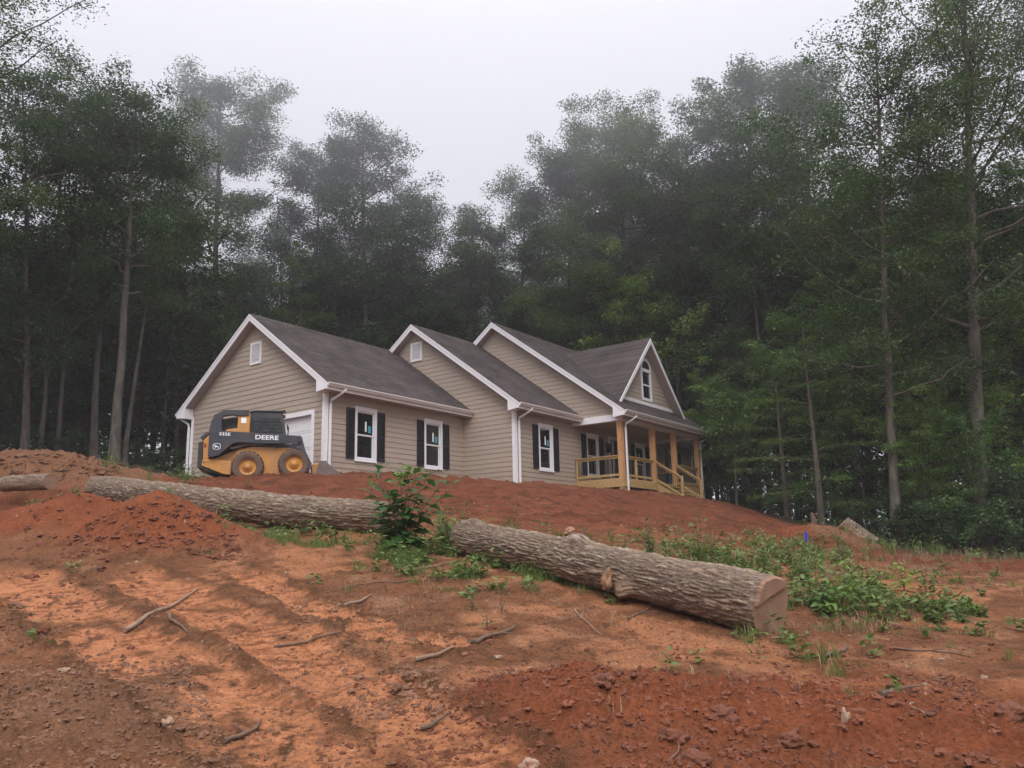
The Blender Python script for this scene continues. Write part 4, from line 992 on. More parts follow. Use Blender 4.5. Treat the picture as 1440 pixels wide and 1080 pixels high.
# loose clods, too many to count
def clod_field(name, label, m, regions, seed):
    rng = np.random.default_rng(seed); bm = bmesh.new(); bmesh.ops.create_icosphere(bm, subdivisions=2, radius=1); bv = np.array([v.co[:] for v in bm.verts]); bf = np.array([[v.index for v in f.verts] for f in bm.faces]); bm.free()
    base = [bv*(1+(noise(bv[:,0]*1.6, bv[:,1]*1.6, bv[:,2]*1.6, 200+k)*.9+noise(bv[:,0]*3.3, bv[:,1]*3.3, bv[:,2]*3.3, 230+k)*.65)[:,None]) for k in range(8)]
    Vs, Fs, n0 = [], [], 0
    for (cx, cy, rx, ry, n, smin, smax) in regions:
        c = gp(cx, cy, H1); ax = (gp(cx+rx, cy, H1)-gp(cx-rx, cy, H1))/2; ay = (gp(cx, cy-ry, H1)-gp(cx, cy+ry, H1))/2
        a = rng.uniform(-1, 1, (n,2)); p = c+a[:,:1]*ax+a[:,1:]*ay; z = ground_full(p[:,0], p[:,1])[0]
        for i in range(n):
            s = smin*(smax/smin)**(rng.random()**2.6); v = base[rng.integers(8)]*s*rng.uniform(.5, 1.3, 3)*[1,1,.75]
            t = rng.uniform(0, 6.28); R_ = np.array([[math.cos(t),-math.sin(t),0],[math.sin(t),math.cos(t),0],[0,0,1]])
            Vs.append(v@R_.T+[p[i,0], p[i,1], z[i]-s*.05]); Fs.append(bf+n0); n0 += len(bv)
    tag(link(name, np_mesh(name, np.concatenate(Vs), np.concatenate(Fs), False), m), label, kind='stuff')
clod_field('red_dirt_crumbs', 'loose red crumbs and clods of dug soil', M['clod'], [(760,1010,300,70,1500,.005,.026),(1020,1000,420,85,5200,.006,.034),(1250,960,200,60,500,.004,.03),(700,950,200,50,500,.004,.03),(215,740,120,35,500,.012,.07),(110,720,80,30,250,.012,.07),(1190,745,60,20,120,.02,.12),(720,860,380,60,3200,.004,.018),(1050,900,300,40,900,.004,.022),(700,700,360,40,1500,.012,.055),(1330,850,110,50,250,.006,.05)], 5)
clod_field('brown_dirt_crumbs', 'loose brown crumbs of topsoil on the left bank', M['clodbrown'], [(120,990,180,90,3600,.006,.034),(60,880,100,60,500,.008,.04),(520,880,120,60,500,.006,.035),(560,960,70,30,350,.008,.05),(85,655,90,20,300,.02,.10),(330,830,280,60,2400,.004,.020),(380,980,200,80,2400,.004,.018),(1180,870,120,25,250,.006,.035),(450,1010,80,60,120,.004,.02)], 6)

# ================================================================== PLANTS
def leaves_simple(B, D, N, L, W, fold=.18):          # 5-vertex folded leaves
    B, D, N = [np.asarray(a, float) for a in (B, D, N)]; D = norm(D); S = norm(np.cross(D, N)); N = np.cross(S, D); L = np.asarray(L)[:,None]; W = np.asarray(W)[:,None]
    b = B; c = B+D*L*.5-N*W*fold; t = B+D*L-N*L*.12; l = B+D*L*.42-S*W*.5; r = B+D*L*.42+S*W*.5
    V = np.stack([b,c,t,l,r], 1).reshape(-1,3); i = np.arange(len(B))[:,None]*5
    return V, np.concatenate([i+np.array([[0,1,2,3]]), i+np.array([[0,4,2,1]])])
def leaves_rich(B, D, N, L, W, droop=.35, lobes=0):
    B, D, N = [np.asarray(a, float) for a in (B, D, N)]; D = norm(D); S = norm(np.cross(D, N)); N = np.cross(S, D); L = np.asarray(L)[:,None]; W = np.asarray(W)[:,None]
    st = [(0,.05),(.18,.55),(.32,.95 if not lobes else .6),(.5,.90 if not lobes else 1.1),(.68,.72 if not lobes else .55),(.86,.38),(1,.03)]
    V = []
    for t, w in st:
        c = B+D*L*t*(1-.12*t)-N*L*droop*t*t; V += [c-S*W*w*.5+N*W*.10*w, c, c+S*W*w*.5+N*W*.10*w]
    k = len(V); V = np.stack(V, 1).reshape(-1,3); i = np.arange(len(B))[:,None]*k; F = []
    for a in range(len(st)-1):
        F += [i+np.array([[a*3, a*3+1, a*3+4, a*3+3]]), i+np.array([[a*3+1, a*3+2, a*3+5, a*3+4]])]
    return V, np.concatenate(F)
def plant(name, loc, h, nst, nl, L, W, lm, label, cat='plant', group=None, rich=True, stemr=.008, spread=.3, top=None, lobes=0, low=.12, seed=1):
    rng = np.random.default_rng(seed); root = empty(name, (loc[0], loc[1], zg(*loc)-.01), 0, label, cat, group)
    st = MB(); B, D, N, LL, WW = [], [], [], [], []
    for s in range(nst):
        a = rng.uniform(0, 2*PI); tip = np.array([math.cos(a)*spread*h*rng.uniform(.2,1), math.sin(a)*spread*h*rng.uniform(.2,1), h*rng.uniform(.65,1) if s else h])
        if s == 0: tip[:2] *= .3
        P = [np.array([0,0,0.0])+tip*t*np.array([t**.5 if t else 0, t**.5 if t else 0, 1]) for t in np.linspace(0,1,6)]
        st.tube(P, [stemr*(1-.12*i) for i in range(6)], 6)
        for k in range(nl):
            t = low+(1-low)*(k+rng.random()*.6)/nl; i = min(4, int(t*5)); p = P[i]+(P[i+1]-P[i])*(t*5-i)
            az = k*2.4+rng.uniform(-.4,.4)+s; el = rng.uniform(-.1,.55)+.5*(t > .85)
            d = np.array([math.cos(az)*math.cos(el), math.sin(az)*math.cos(el), math.sin(el)]); pe = L*rng.uniform(.15,.5)
            st.tube([p, p+d*pe], [stemr*.4, stemr*.25], 4, False)
            B.append(p+d*pe); D.append(d); N.append(np.array([0,0,1])+rng.normal(0,.25,3)); sc = (1.05-.5*t)*rng.uniform(.75,1.2); LL.append(L*sc); WW.append(W*sc)
    st.build('stem', M['stick'], root)
    V, F = (leaves_rich(B,D,N,LL,WW,.35,lobes) if rich else leaves_simple(B,D,N,LL,WW)); link('leaves', np_mesh('leaves', V, F, rich), M[lm], root)
    if top:
        n = top[0]; B, D, N = [], [], []
        for k in range(n):
            az = k*2.4; el = rng.uniform(.0,.9); B.append(np.array([0,0,h*.9])+rng.normal(0,1,3)*[h*.10,h*.10,h*.04]); D.append([math.cos(az)*math.cos(el), math.sin(az)*math.cos(el), math.sin(el)]); N.append(np.array([0,0,1])+rng.normal(0,.4,3))
        V, F = leaves_rich(B, D, N, rng.uniform(.7,1.1,n)*top[1], rng.uniform(.7,1.1,n)*top[1]*.45, .3); link('new_leaves', np_mesh('new_leaves', V, F, True), M['newleaf'], root)
    return root
plant('sapling', gp(566, 776, H1), 1.25, 11, 18, .31, .23, 'bigleaf', 'bushy big-leaved sapling with bright new tip leaves between the two large logs', 'sapling', None, True, .012, .62, (26,.16), 1, .05, 3)
PL = [((727,748),.62,2,16,.10,.035,'weed','feathery young sapling on the slope above the log, left of the pair','two small saplings behind the log'),
 ((769,748),.48,1,13,.09,.05,'weed','narrow pale sapling on the slope, right of the pair',None),
 ((915,790),.62,5,16,.085,.065,'darksap','dark glossy oak seedling behind the big log',None),
 ((940,795),.45,4,14,.09,.05,'weed','light green bushy weed at the foot of the dark seedling',None),
 ((955,790),.95,2,14,.08,.03,'weed','tall thin weed with reddish stem behind the log',None),
 ((985,790),.85,4,16,.11,.045,'bigleaf','tall leafy weed with bright top behind the log',None),
 ((1000,795),.6,4,14,.09,.04,'weed','mid height weed just right of the tall leafy one',None),
 ((630,765),.62,4,14,.12,.08,'bigleaf','leafy shoot standing by the left end of the big log',None),
 ((655,775),.36,4,12,.09,.06,'weed','low bushy weed touching the left end of the big log',None),
 ((1165,868),.42,6,12,.14,.08,'bigleaf','lush broad-leaved weed right of the log butt',None),
 ((1185,852),.46,4,9,.15,.09,'newleaf','yellow-green broad-leaved shoot right of the log butt',None),
 ((1225,838),.34,5,11,.12,.06,'weed','green weed clump with upright leaves, right of the yellow shoot',None),
 ((1272,832),.36,4,10,.12,.08,'newleaf','bright green weed with rounded leaves at right',None),
 ((1303,838),.62,2,14,.05,.03,'straw','thin brownish sapling standing alone at right',None),
 ((1075,800),.36,6,10,.10,.06,'bigleaf','dense green weed directly behind the log butt',None),
 ((1110,795),.40,5,10,.11,.06,'weed','weed clump left of the blue flag',None),
 ((1185,790),.38,5,10,.12,.07,'bigleaf','dark green weed right of the blue flag',None),
 ((1130,822),.34,6,10,.11,.06,'bigleaf','green weed clump below the blue flag',None),
 ((350,688),.40,2,8,.10,.05,'bigleaf','small seedling in front of the skid steer wheels',None),
 ((686,884),.16,3,6,.07,.03,'weed','tiny green sprout on bare dirt below the log',None),
 ((664,858),.14,4,6,.06,.02,'weed','small grassy sprout left of the tiny sprout',None),
 ((705,862),.26,2,8,.05,.025,'weed','thin little weed above the dirty branch',None),
 ((1290,770),.42,3,8,.12,.05,'weed','pale-topped weed at the woodland edge',None),
 ((1400,772),.7,4,10,.13,.06,'bigleaf','leafy shrub shoot at the right woodland edge',None),
 ((1068,762),.30,4,10,.10,.05,'weed','small weed on the bare red slope right of the porch',None),
 ((945,700),.5,3,9,.12,.05,'newleaf','light green sprout in front of the porch steps',None)]
for i, (p, h, ns_, nl, L, W, lm, lb, gr) in enumerate(PL): plant('weed_plant', gp(*p, H1), h, ns_, nl, L, W, lm, lb, 'weed', 'young plants around the logs', True, .005, .38, None, 0, .15, 50+i)
# ground weeds and grass (nobody could count them)
def patch_points(rng, regions):
    out = []
    for (cx, cy, rx, ry, n, h) in regions:
        c = gp(cx, cy, H0); ax = (gp(cx+rx, cy, H0)-gp(cx-rx, cy, H0))/2; ay = (gp(cx, cy-ry, H0)-gp(cx, cy+ry, H0))/2
        a = np.clip(rng.normal(0, .5, (n,2)), -1.2, 1.2); p = c+a[:,:1]*ax+a[:,1:]*ay
        keep = fbm(p[:,0]*1.5, p[:,1]*1.5, 0, 3, 300) > .02; out.append(np.column_stack([p, np.full(n, h)])[keep])
    return np.concatenate(out)
def weeds(name, label, m, regions, seed, per, L, asp, grass=False):
    rng = np.random.default_rng(seed); P = patch_points(rng, regions); z = ground_full(P[:,0], P[:,1])[0]; n = len(P)
    hh = P[:,2]*rng.uniform(.25, 1.5, n); idx = np.repeat(np.arange(n), per); k = len(idx)
    if not grass:
        f = rng.random(k); off = rng.normal(0, .35, (k,2))*hh[idx,None]*.6
        B = np.column_stack([P[idx,0]+off[:,0], P[idx,1]+off[:,1], z[idx]+hh[idx]*f*.9]); az = rng.uniform(0, 2*PI, k); el = rng.uniform(-.3, .8, k)
        D = np.column_stack([np.cos(az)*np.cos(el), np.sin(az)*np.cos(el), np.sin(el)]); N = np.array([0,0,1])+rng.normal(0,.45,(k,3)); LL = L*rng.uniform(.5,1.3,k)
        V, F = leaves_simple(B, D, N, LL, LL*asp)
    else:
        az = rng.uniform(0, 2*PI, k); B = np.column_stack([P[idx,0]+rng.normal(0,.03,k), P[idx,1]+rng.normal(0,.03,k), z[idx]-.01]); out = np.column_stack([np.cos(az), np.sin(az), 0*az]); sdv = np.column_stack([-np.sin(az), np.cos(az), 0*az])
        H_ = (hh[idx]*rng.uniform(.5,1.1,k))[:,None]; ln = rng.uniform(.2,.9,k)[:,None]*H_; w = (.004+.02*H_)*.5
        up = np.array([0,0,1]); p1 = B+up*H_*.6+out*ln*.3; p2 = B+up*H_*.95+out*ln
        V = np.stack([B-sdv*w, B+sdv*w, p1-sdv*w*.8, p1+sdv*w*.8, p2-sdv*w*.1, p2+sdv*w*.1], 1).reshape(-1,3); i = np.arange(k)[:,None]*6; F = np.concatenate([i+np.array([[0,1,3,2]]), i+np.array([[2,3,5,4]])])
    tag(link(name, np_mesh(name, V, F), M[m]), label, kind='stuff')
RW = [(440,756,120,16,260,.16),(330,750,50,12,90,.14),(585,775,90,28,330,.20),(640,795,50,25,160,.15),(700,805,60,22,190,.15),(760,800,60,16,160,.13),(960,790,110,22,380,.28),(1060,800,90,30,360,.24),(1130,800,80,28,330,.24),
      (1180,860,70,22,300,.20),(1240,840,70,20,220,.20),(1290,868,60,16,130,.14),(1180,780,120,14,300,.26),(1330,778,140,8,380,.35),(1400,790,80,8,160,.22),(1360,868,90,12,140,.12),(1400,885,60,10,90,.12),(65,732,28,10,90,.2),(90,745,25,8,60,.18),(150,690,14,6,40,.25),
      (225,668,50,9,240,.30),(262,678,22,5,120,.32),(690,755,60,14,70,.18),(640,750,40,20,130,.3),(1130,770,90,10,160,.26),(860,845,14,5,14,.08),(1180,820,170,45,420,.17),(720,795,150,30,260,.14),(900,770,170,26,260,.2),(1340,830,110,30,200,.12),(600,800,120,30,160,.12)]
weeds('ground_weeds', 'low leafy weeds and ground cover around the logs and woodland edge', 'weed', [(c, d_, rx, ry, int(n*.34), h*1.3) for (c, d_, rx, ry, n, h) in RW], 21, 14, .088, .50)
weeds('grass', 'tufts of green grass on the dirt around the logs', 'weed', [(c, d_, rx, ry, int(n*.35), h*.8) for (c, d_, rx, ry, n, h) in RW]+[(880,820,90,12,200,.14),(800,812,60,10,160,.15),(1020,845,60,10,60,.1),(560,790,90,14,160,.14),(420,765,110,10,120,.12)], 22, 22, .1, .4, True)
weeds('dry_straw', 'dead brown grass and straw scattered in the weeds', 'straw', [(700,830,260,40,420,.05),(1000,870,300,40,260,.05),(1230,865,120,25,300,.10),(1290,800,150,25,700,.12),(1150,830,120,40,600,.13),(960,795,100,18,300,.16),(1350,785,120,8,300,.2),(1080,790,130,25,260,.14),(560,800,120,25,220,.08),(300,770,80,14,120,.07),(620,850,200,40,260,.04),(540,900,60,30,80,.05)], 23, 7, .1, .15, True)
# ================================================================== TREES
def cat_np(parts):
    V, F, n = [], [], 0
    for v, f in parts: V.append(v); F.append(f+n); n += len(v)
    return np.concatenate(V), np.concatenate(F)
def tubes_np(paths):                          # paths: list of (pts (n,3), radii (n), sides)
    out = []
    for P, R, k in paths:
        P = np.asarray(P, float); R = np.asarray(R, float); d = norm(np.gradient(P, axis=0)); ref = np.where(np.abs(d[:,2:3]) > .9, [[1.0,0,0]], [[0,0,1.0]])
        a = norm(np.cross(d, ref)); b = np.cross(a, d); t = np.arange(k)*2*PI/k
        V = (P[:,None]+(a[:,None]*np.cos(t)[None,:,None]+b[:,None]*np.sin(t)[None,:,None])*R[:,None,None]).reshape(-1,3)
        n = len(P); i, j = np.meshgrid(np.arange(n-1), np.arange(k), indexing='ij'); j2 = (j+1) % k
        out.append((V, np.stack([i*k+j, i*k+j2, (i+1)*k+j2, (i+1)*k+j], -1).reshape(-1,4)))
    return cat_np(out)
def broadleaf(seed, H, R, hc, tr, nlimb=20, cl=.75, nleaf=95, ls=.17, lean=(0,0), vine=False, dens=1.0, open_=0.0):
    rng = np.random.default_rng(seed); paths = []; cc = []
    tz = np.linspace(0, 1, 14); wob = np.cumsum(rng.normal(0, .012*H/14*1.6, (14,2)), 0); wob -= wob[0]
    TP_ = np.column_stack([lean[0]*tz**1.1+wob[:,0], lean[1]*tz+wob[:,1], tz*H*.96]); TR_ = tr*(.55*np.exp(-tz*22)+1-.86*tz)
    TP_[0,2] -= .4
    paths.append((TP_, np.maximum(TR_*.93, .02), 10))
    tp = lambda t: np.array([np.interp(t, tz, TP_[:,i]) for i in range(3)])
    for i in range(nlimb):
        q = (i+rng.random()*.9)/nlimb; t = hc+(0.97-hc)*q; az = i*2.4+rng.uniform(-.9,.9); env = R*(.40+.95*math.sin(PI*min(1, .14+.78*q))**.8)*rng.uniform(.55,1.15)
        el = math.radians(rng.uniform(-5, 38)+24*q); L_ = env; p0 = tp(min(.99, t*.985+rng.uniform(-.03,.02))); d0 = np.array([math.cos(az)*math.cos(el), math.sin(az)*math.cos(el), math.sin(el)])
        s = np.linspace(0, 1, 8); wv = np.cumsum(rng.normal(0, .045*L_, (8,3)), 0); wv -= wv[0]; P = p0+d0*L_*s[:,None]+np.array([0,0,1])*(L_*rng.uniform(.02,.25)*s**2)[:,None]+wv*[1,1,.7]
        r0 = max(.018, tr*.26*(1-.6*q)); paths.append((P, r0*(1-.85*s)+.006, 6))
        nsub = max(2, int(L_*1.35*dens))
        for k in range(nsub):
            u = .30+.70*(k+rng.random()*.9)/nsub; base = np.array([np.interp(u, s, P[:,c]) for c in range(3)])
            off = rng.normal(0, 1, 3)*np.array([.6,.6,.38])*(.4+.26*L_)*.6; e = base+off; cc.append((e, cl*rng.uniform(.55,1.35)*(1.1-.2*u)))
            paths.append((np.array([base, (base+e)/2+rng.normal(0,.08,3), e]), np.array([.025,.016,.006])*max(.5, r0*9), 4))
    for k in range(int(4*dens)): cc.append((tp(.96)+rng.normal(0,.5,3)*[1,1,.5], cl*rng.uniform(.6,.95)))
    TV, TF = tubes_np(paths)
    B = []; 
    for c, r in cc:
        n = int(nleaf*(r/cl)**2*rng.uniform(.6,1.25)); v = rng.normal(0, 1, (n,3)); v = norm(v)*(rng.random((n,1))**.55)*(1+.25*noise(v[:,0]*1.1,v[:,1]*1.1,v[:,2]*1.1,int(rng.integers(999))))[:,None]; B.append(c+v*r*np.array([1.05,1.05,.60]))
    B = np.concatenate(B); n = len(B); N = rng.normal(0,.38,(n,3))+[0,0,1]; D = rng.normal(0,1,(n,3))*[1,1,.4]-[0,0,.15]; LL = ls*rng.uniform(.6,1.35,n)
    LV, LF = leaves_simple(B, D, N, LL, LL*.62, .1)
    return (TV, TF), (LV, LF)
def hemlock(seed, H, R, tr, hc=.12, ls=.11, per=170, thin=1.0):
    rng = np.random.default_rng(seed); tz = np.linspace(0,1,10); TPt = np.column_stack([0*tz+.02*np.sin(tz*5)*H*.1, 0*tz, tz*H]); TPt[0,2] -= .4; paths = [(TPt, np.maximum(tr*(1.1-tz), .012), 8)]; B = []; D = []
    z = hc*H; i = 0
    while z < H*.985:
        q = (z/H-hc)/(1-hc); L_ = R*(1-q)**.75*rng.uniform(.6,1.12)*(.75+.5*min(1, q*5)); az = i*2.4+rng.uniform(-.5,.5); s = np.linspace(0,1,6)
        d0 = np.array([math.cos(az), math.sin(az), .15+.3*q]); P = np.array([0,0,z])+d0*L_*s[:,None]-np.array([0,0,1])*(L_*.20*s**2)[:,None]
        paths.append((P, .028*(1-.8*s)*max(.5, tr*6), 5)); n = int(per*L_*thin)
        u = rng.random(n)**.7; base = np.stack([np.interp(u, s, P[:,c]) for c in range(3)], 1); sid = np.array([-math.sin(az), math.cos(az), 0]); w = rng.normal(0, .34, n)*L_*(1.05-u)*1.1
        b = base+sid*w[:,None]-np.array([0,0,1])*(np.abs(w)*.15)[:,None]+rng.normal(0,.045,(n,3)); B.append(b); D.append(d0*.7+sid*np.sign(w)[:,None]*.7+rng.normal(0,.3,(n,3)))
        z += rng.uniform(.22,.46); i += 1
    B = np.concatenate(B); D = np.concatenate(D); n = len(B); N = rng.normal(0,.22,(n,3))+[0,0,1]; LL = ls*rng.uniform(.6,1.3,n)
    return tubes_np(paths), leaves_simple(B, D, N, LL, LL*.38, .05)
def shrub_mesh(seed, H, R, ls=.13, n=30, nleaf=80):
    rng = np.random.default_rng(seed); paths = []; B = []
    for i in range(n):
        a = rng.uniform(0, 2*PI); rr_ = R*math.sqrt(rng.random()); h = H*rng.uniform(.25,1)*(1-.35*(rr_/R)**2); e = np.array([rr_*math.cos(a), rr_*math.sin(a), h])
        paths.append((np.array([[e[0]*.25,e[1]*.25,-.2],[e[0]*.7,e[1]*.7,h*.55],e]), np.array([.022,.015,.006]), 5))
        m = int(nleaf*rng.uniform(.6,1.2)); v = norm(rng.normal(0,1,(m,3)))*(rng.random((m,1))**.5); B.append(e+v*np.array([.42,.42,.26])*(.6+.25*R))
    B = np.concatenate(B); m = len(B); N = rng.normal(0,.5,(m,3))+[0,0,1]; D = rng.normal(0,1,(m,3))*[1,1,.5]; LL = ls*rng.uniform(.6,1.3,m)
    return tubes_np(paths), leaves_simple(B, D, N, LL, LL*.55, .1)
def make_tree(name, meshes, loc, label, cat, group, tm, lm, rz=0, sc=1, names=('trunk','crown')):
    (tv, tf), (lv, lf) = meshes; root = empty(name, loc, rz, label, cat, group); root.scale = (sc,)*3 if not hasattr(sc, '__len__') else sc
    link(names[0], np_mesh(names[0], tv, tf, True), M[tm], root); link(names[1], np_mesh(names[1], lv, lf), M[lm], root); return root
def copy_tree(src, loc, rz, sc, label=None, group=None):
    r = src.copy(); col.objects.link(r); r.location = Vector([float(k) for k in loc]); r.rotation_euler = (0,0,rz); r.scale = (sc,)*3 if not hasattr(sc, '__len__') else sc
    if label: r['label'] = label
    if group: r['group'] = group
    elif 'group' in r.keys() and group == '': del r['group']
    for ch in list(src.children):
        c = ch.copy(); col.objects.link(c); c.parent = r
    return r
HERO = [ # px base, D, top px, top py, R, hc, trunk r, bark, leaf, limbs, label
 (-105,23,-80,-150,3.2,.45,.20,'bark','leaf',22,'nearest left tree, only its outer leaves entering the upper left corner'),
 (30,31,38,55,2.9,.25,.15,'bark','leaf',26,'full dark tree at the left edge of the photo'),
 (50,33,96,78,2.3,.45,.10,'barkpale','leaf',18,'slim pale leaning trunk left of the brown dirt mound top'),
 (75,33.4,120,95,2.2,.40,.10,'barkpale','leaf',18,'slim upright trunk just right of the pale leaning one'),
 (128,34,160,120,2.4,.42,.16,'barkpale','leaf',18,'grey brown trunk rising right of the dirt mound'),
 (156,31.5,192,72,2.5,.46,.20,'barkpale','leaf',20,'tall straight tree with the palest trunk, left of the garage'),
 (172,33.5,236,140,2.2,.46,.10,'barkpale','leaf',16,'thin trunk close to the right of the pale trunk'),
 (243,40,262,190,2.6,.42,.12,'bark','leaf',18,'slender dark trunk just left of the garage eave'),
 (292,48,318,78,3.9,.55,.33,'bark','leaf',24,'tall open-crowned tree above the left slope of the garage roof'),
 (430,50,455,175,2.8,.45,.22,'bark','leaf',18,'round-topped tree behind the garage ridge, left of the tallest middle crown'),
 (512,49,508,142,3.4,.42,.28,'bark','leaf',26,'tall dense tree behind the garage ridge end'),
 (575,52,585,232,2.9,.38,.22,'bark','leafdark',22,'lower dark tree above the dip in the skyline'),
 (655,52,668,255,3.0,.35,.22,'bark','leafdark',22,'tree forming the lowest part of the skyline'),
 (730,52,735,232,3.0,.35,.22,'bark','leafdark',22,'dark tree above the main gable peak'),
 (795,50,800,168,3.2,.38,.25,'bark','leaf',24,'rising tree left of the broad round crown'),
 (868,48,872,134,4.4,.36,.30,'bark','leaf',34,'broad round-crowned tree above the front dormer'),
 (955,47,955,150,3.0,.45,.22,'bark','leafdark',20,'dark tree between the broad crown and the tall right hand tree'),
 (1050,43,1055,50,4.5,.48,.36,'bark','leaf',32,'tall spreading tree with a thick dark trunk right of the porch'),
 (1150,40,1130,100,2.8,.45,.22,'bark','leaf',22,'tree filling the gap between the two tall spreading trees'),
 (1254,27.5,1225,-20,3.2,.28,.17,'barkpale','leaf',30,'tree with a pale curving trunk at the right woodland edge'),
 (1305,33,1290,60,2.8,.45,.20,'bark','leafdark',20,'dark tree right behind the pale curving trunk'),
 (1378,27.2,1350,-120,4.3,.36,.27,'barkpale','leaf',32,'largest right hand tree with a thick grey trunk forking high'),
 (1500,30,1480,-100,3.8,.35,.26,'bark','leaf',28,'tree leaning in from beyond the right edge'),
]
for i, (pb, D, tpx, tpy, R, hc, tr, bk, lf, nl, lb) in enumerate(HERO):
    b = at(pb, 700, D); t = at(tpx, tpy, D); z = zg(b[0], b[1]); H = t[2]-z-(1.1 if D > 40 else .9)
    ms = broadleaf(400+i*7+(3 if i == 8 else 0), H, R*1.1, hc-.04, tr, int(nl*1.2), 1.02 if D > 40 else .85, 390 if D > 40 else (230 if pb > 1200 else 320), .140 if D > 40 else (.108 if D > 26 else .085), (t[0]-b[0], 0), dens=1.3)
    make_tree('broadleaf_tree', ms, (b[0], b[1], z), lb, 'tree', None, bk, lf)
# conifers and light understorey trees with a place of their own
def place(px, D): b = at(px, 700, D); return (b[0], b[1], zg(b[0], b[1]))
def hgt(px, py, D): b = at(px, py, D); return b[2]-zg(b[0], b[1])
p = place(1152, 28.2); h1 = make_tree('hemlock_tree', hemlock(801, hgt(1152, 465, 28.2), 3.0, .12), p, 'layered hemlock with drooping green boughs behind the stump', 'conifer', None, 'bark', 'needle')
p = place(1105, 30.5); copy_tree(h1, p, 2.1, (.8,.8,.86), 'smaller hemlock just left of the layered one by the stump')
p = place(415, 47); h2 = make_tree('hemlock_tree', hemlock(805, hgt(415, 330, 47), 3.4, .14, .25, .2), p, 'soft layered conifer behind the garage ridge', 'conifer', None, 'bark', 'needle')
p = place(905, 45.5); l1_ = make_tree('dogwood_tree', broadleaf(811, hgt(905, 385, 45.5), 3.4, .2, .12, 22, .7, 120, .19, dens=1.2), p, 'light green understorey tree directly behind the front dormer', 'tree', None, 'bark', 'leaflight')
for k_, (px_, D_, s_, lb_) in enumerate([(1015,40,.50,'light green sapling at the woodland edge near the porch'),(1085,38,.62,'leafy understorey tree above the red slope, right of the thin pale tree'),(1215,33,.50,'light leafy sapling left of the pale curving trunk'),(1330,29.5,.50,'light green low tree between the pale trunk and the thick grey trunk'),(1425,29.5,.62,'leafy low tree beside the thick grey trunk'),(1370,26.4,.34,'low bright sapling in front of the thick grey trunk'),(1300,27.5,.36,'low bright sapling right of the pale curving trunk'),(1180,35,.8,'broad light understorey tree behind the layered hemlock'),(1275,33,.75,'shaded light green tree behind the pale curving trunk')]):
    copy_tree(l1_, place(px_, D_), k_*1.1, (s_*1.1, s_*1.1, s_), lb_)
p = place(1035, 37); make_tree('dogwood_tree', broadleaf(813, hgt(1035, 575, 37), 2.3, .5, .07, 14, .5, 110, .16, (.2,0), dens=1.3), p, 'small tree with thin pale crooked trunk right of the porch corner', 'tree', None, 'barkpale', 'leaflight')
p = place(1000, 48); copy_tree(l1_, p, 1.0, (.6,.6,.6), 'small leafy tree just behind the right end of the porch roof')
p = place(310, 44); copy_tree(l1_, p, 2.2, (.6,.6,.7), 'light leafy understorey tree behind the left slope of the garage roof')
p = place(1290, 30); copy_tree(h1, p, 4.0, (.7,.7,.7), 'young hemlock in the shade between the two right hand trunks')
# shrubs at the woodland edge
s1 = None
SH = [(1405,28.3,2.2,1.4),(1330,27.2,1.5,1.2),(1420,27.5,2.3,1.6),(1475,27,2.2,1.6),(1290,28.6,1.6,1.2),(1230,29.5,1.2,1.0),(1060,39,1.6,1.5),(1180,31.5,1.3,1.2),(1340,30.5,3.0,1.8),(1440,30,3.6,1.9),(20,33,1.6,1.4),(95,35,1.7,1.5),(215,38,1.5,1.6),(250,39,1.6,1.5),(175,37,1.4,1.4)]
shm = shrub_mesh(900, 2.2, 1.5, .14, 34, 90); shm2 = shrub_mesh(901, 2.2, 1.5, .13, 26, 80)
sA = sB = None
SH += [(1350,26.3,1.9,1.5),(1300,26.6,1.4,1.2),(1440,26.4,2.4,1.6),(1395,26.0,1.3,1.2),(1270,27.0,1.0,.9),(1120,32.5,1.4,1.3)]
names_ = ['tallest leafy shrub against the thick grey trunk at right','low shrub between the pale trunk and the thick grey trunk','shrub right of the thick grey trunk','leafy shrub at the right edge of the photo','low shrub beside the pale curving trunk','small shrub left of the pale curving trunk','dark shrub behind the red slope right of the porch','small dark shrub behind the stump','high shrub in the shade behind the thick grey trunk','high shrub in the shade at the far right','dark shrub behind the far left of the mound','dark shrub between the two left trunks','shrub at the grass patch left of the garage','shrub close to the garage corner','low shrub behind the palest trunk','round shrub just left of the thick grey trunk foot','low shrub between the pale curving trunk and the thick one, nearest the dirt','bushy shrub at the right edge, nearest the dirt','small shrub hiding the foot of the thick grey trunk','tiny shrub at the foot of the pale curving trunk','shrub under the hemlocks left of the stump']
for i, (px, D, h, r) in enumerate(SH):
    b = at(px, 740, D); loc = (b[0], b[1], zg(b[0], b[1])); sc = (r/1.5, r/1.5, h/2.2)
    if sA is None: sA = make_tree('shrub', shm, loc, names_[i], 'shrub', 'shrubs along the edge of the woods', 'bark', 'leafdark', .3, sc, ('stems','foliage'))
    elif sB is None: sB = make_tree('shrub', shm2, loc, names_[i], 'shrub', 'shrubs along the edge of the woods', 'bark', 'leaf', .3, sc, ('stems','foliage'))
    else: copy_tree(sA if i % 3 else sB, loc, i*1.3, sc, names_[i], 'shrubs along the edge of the woods')
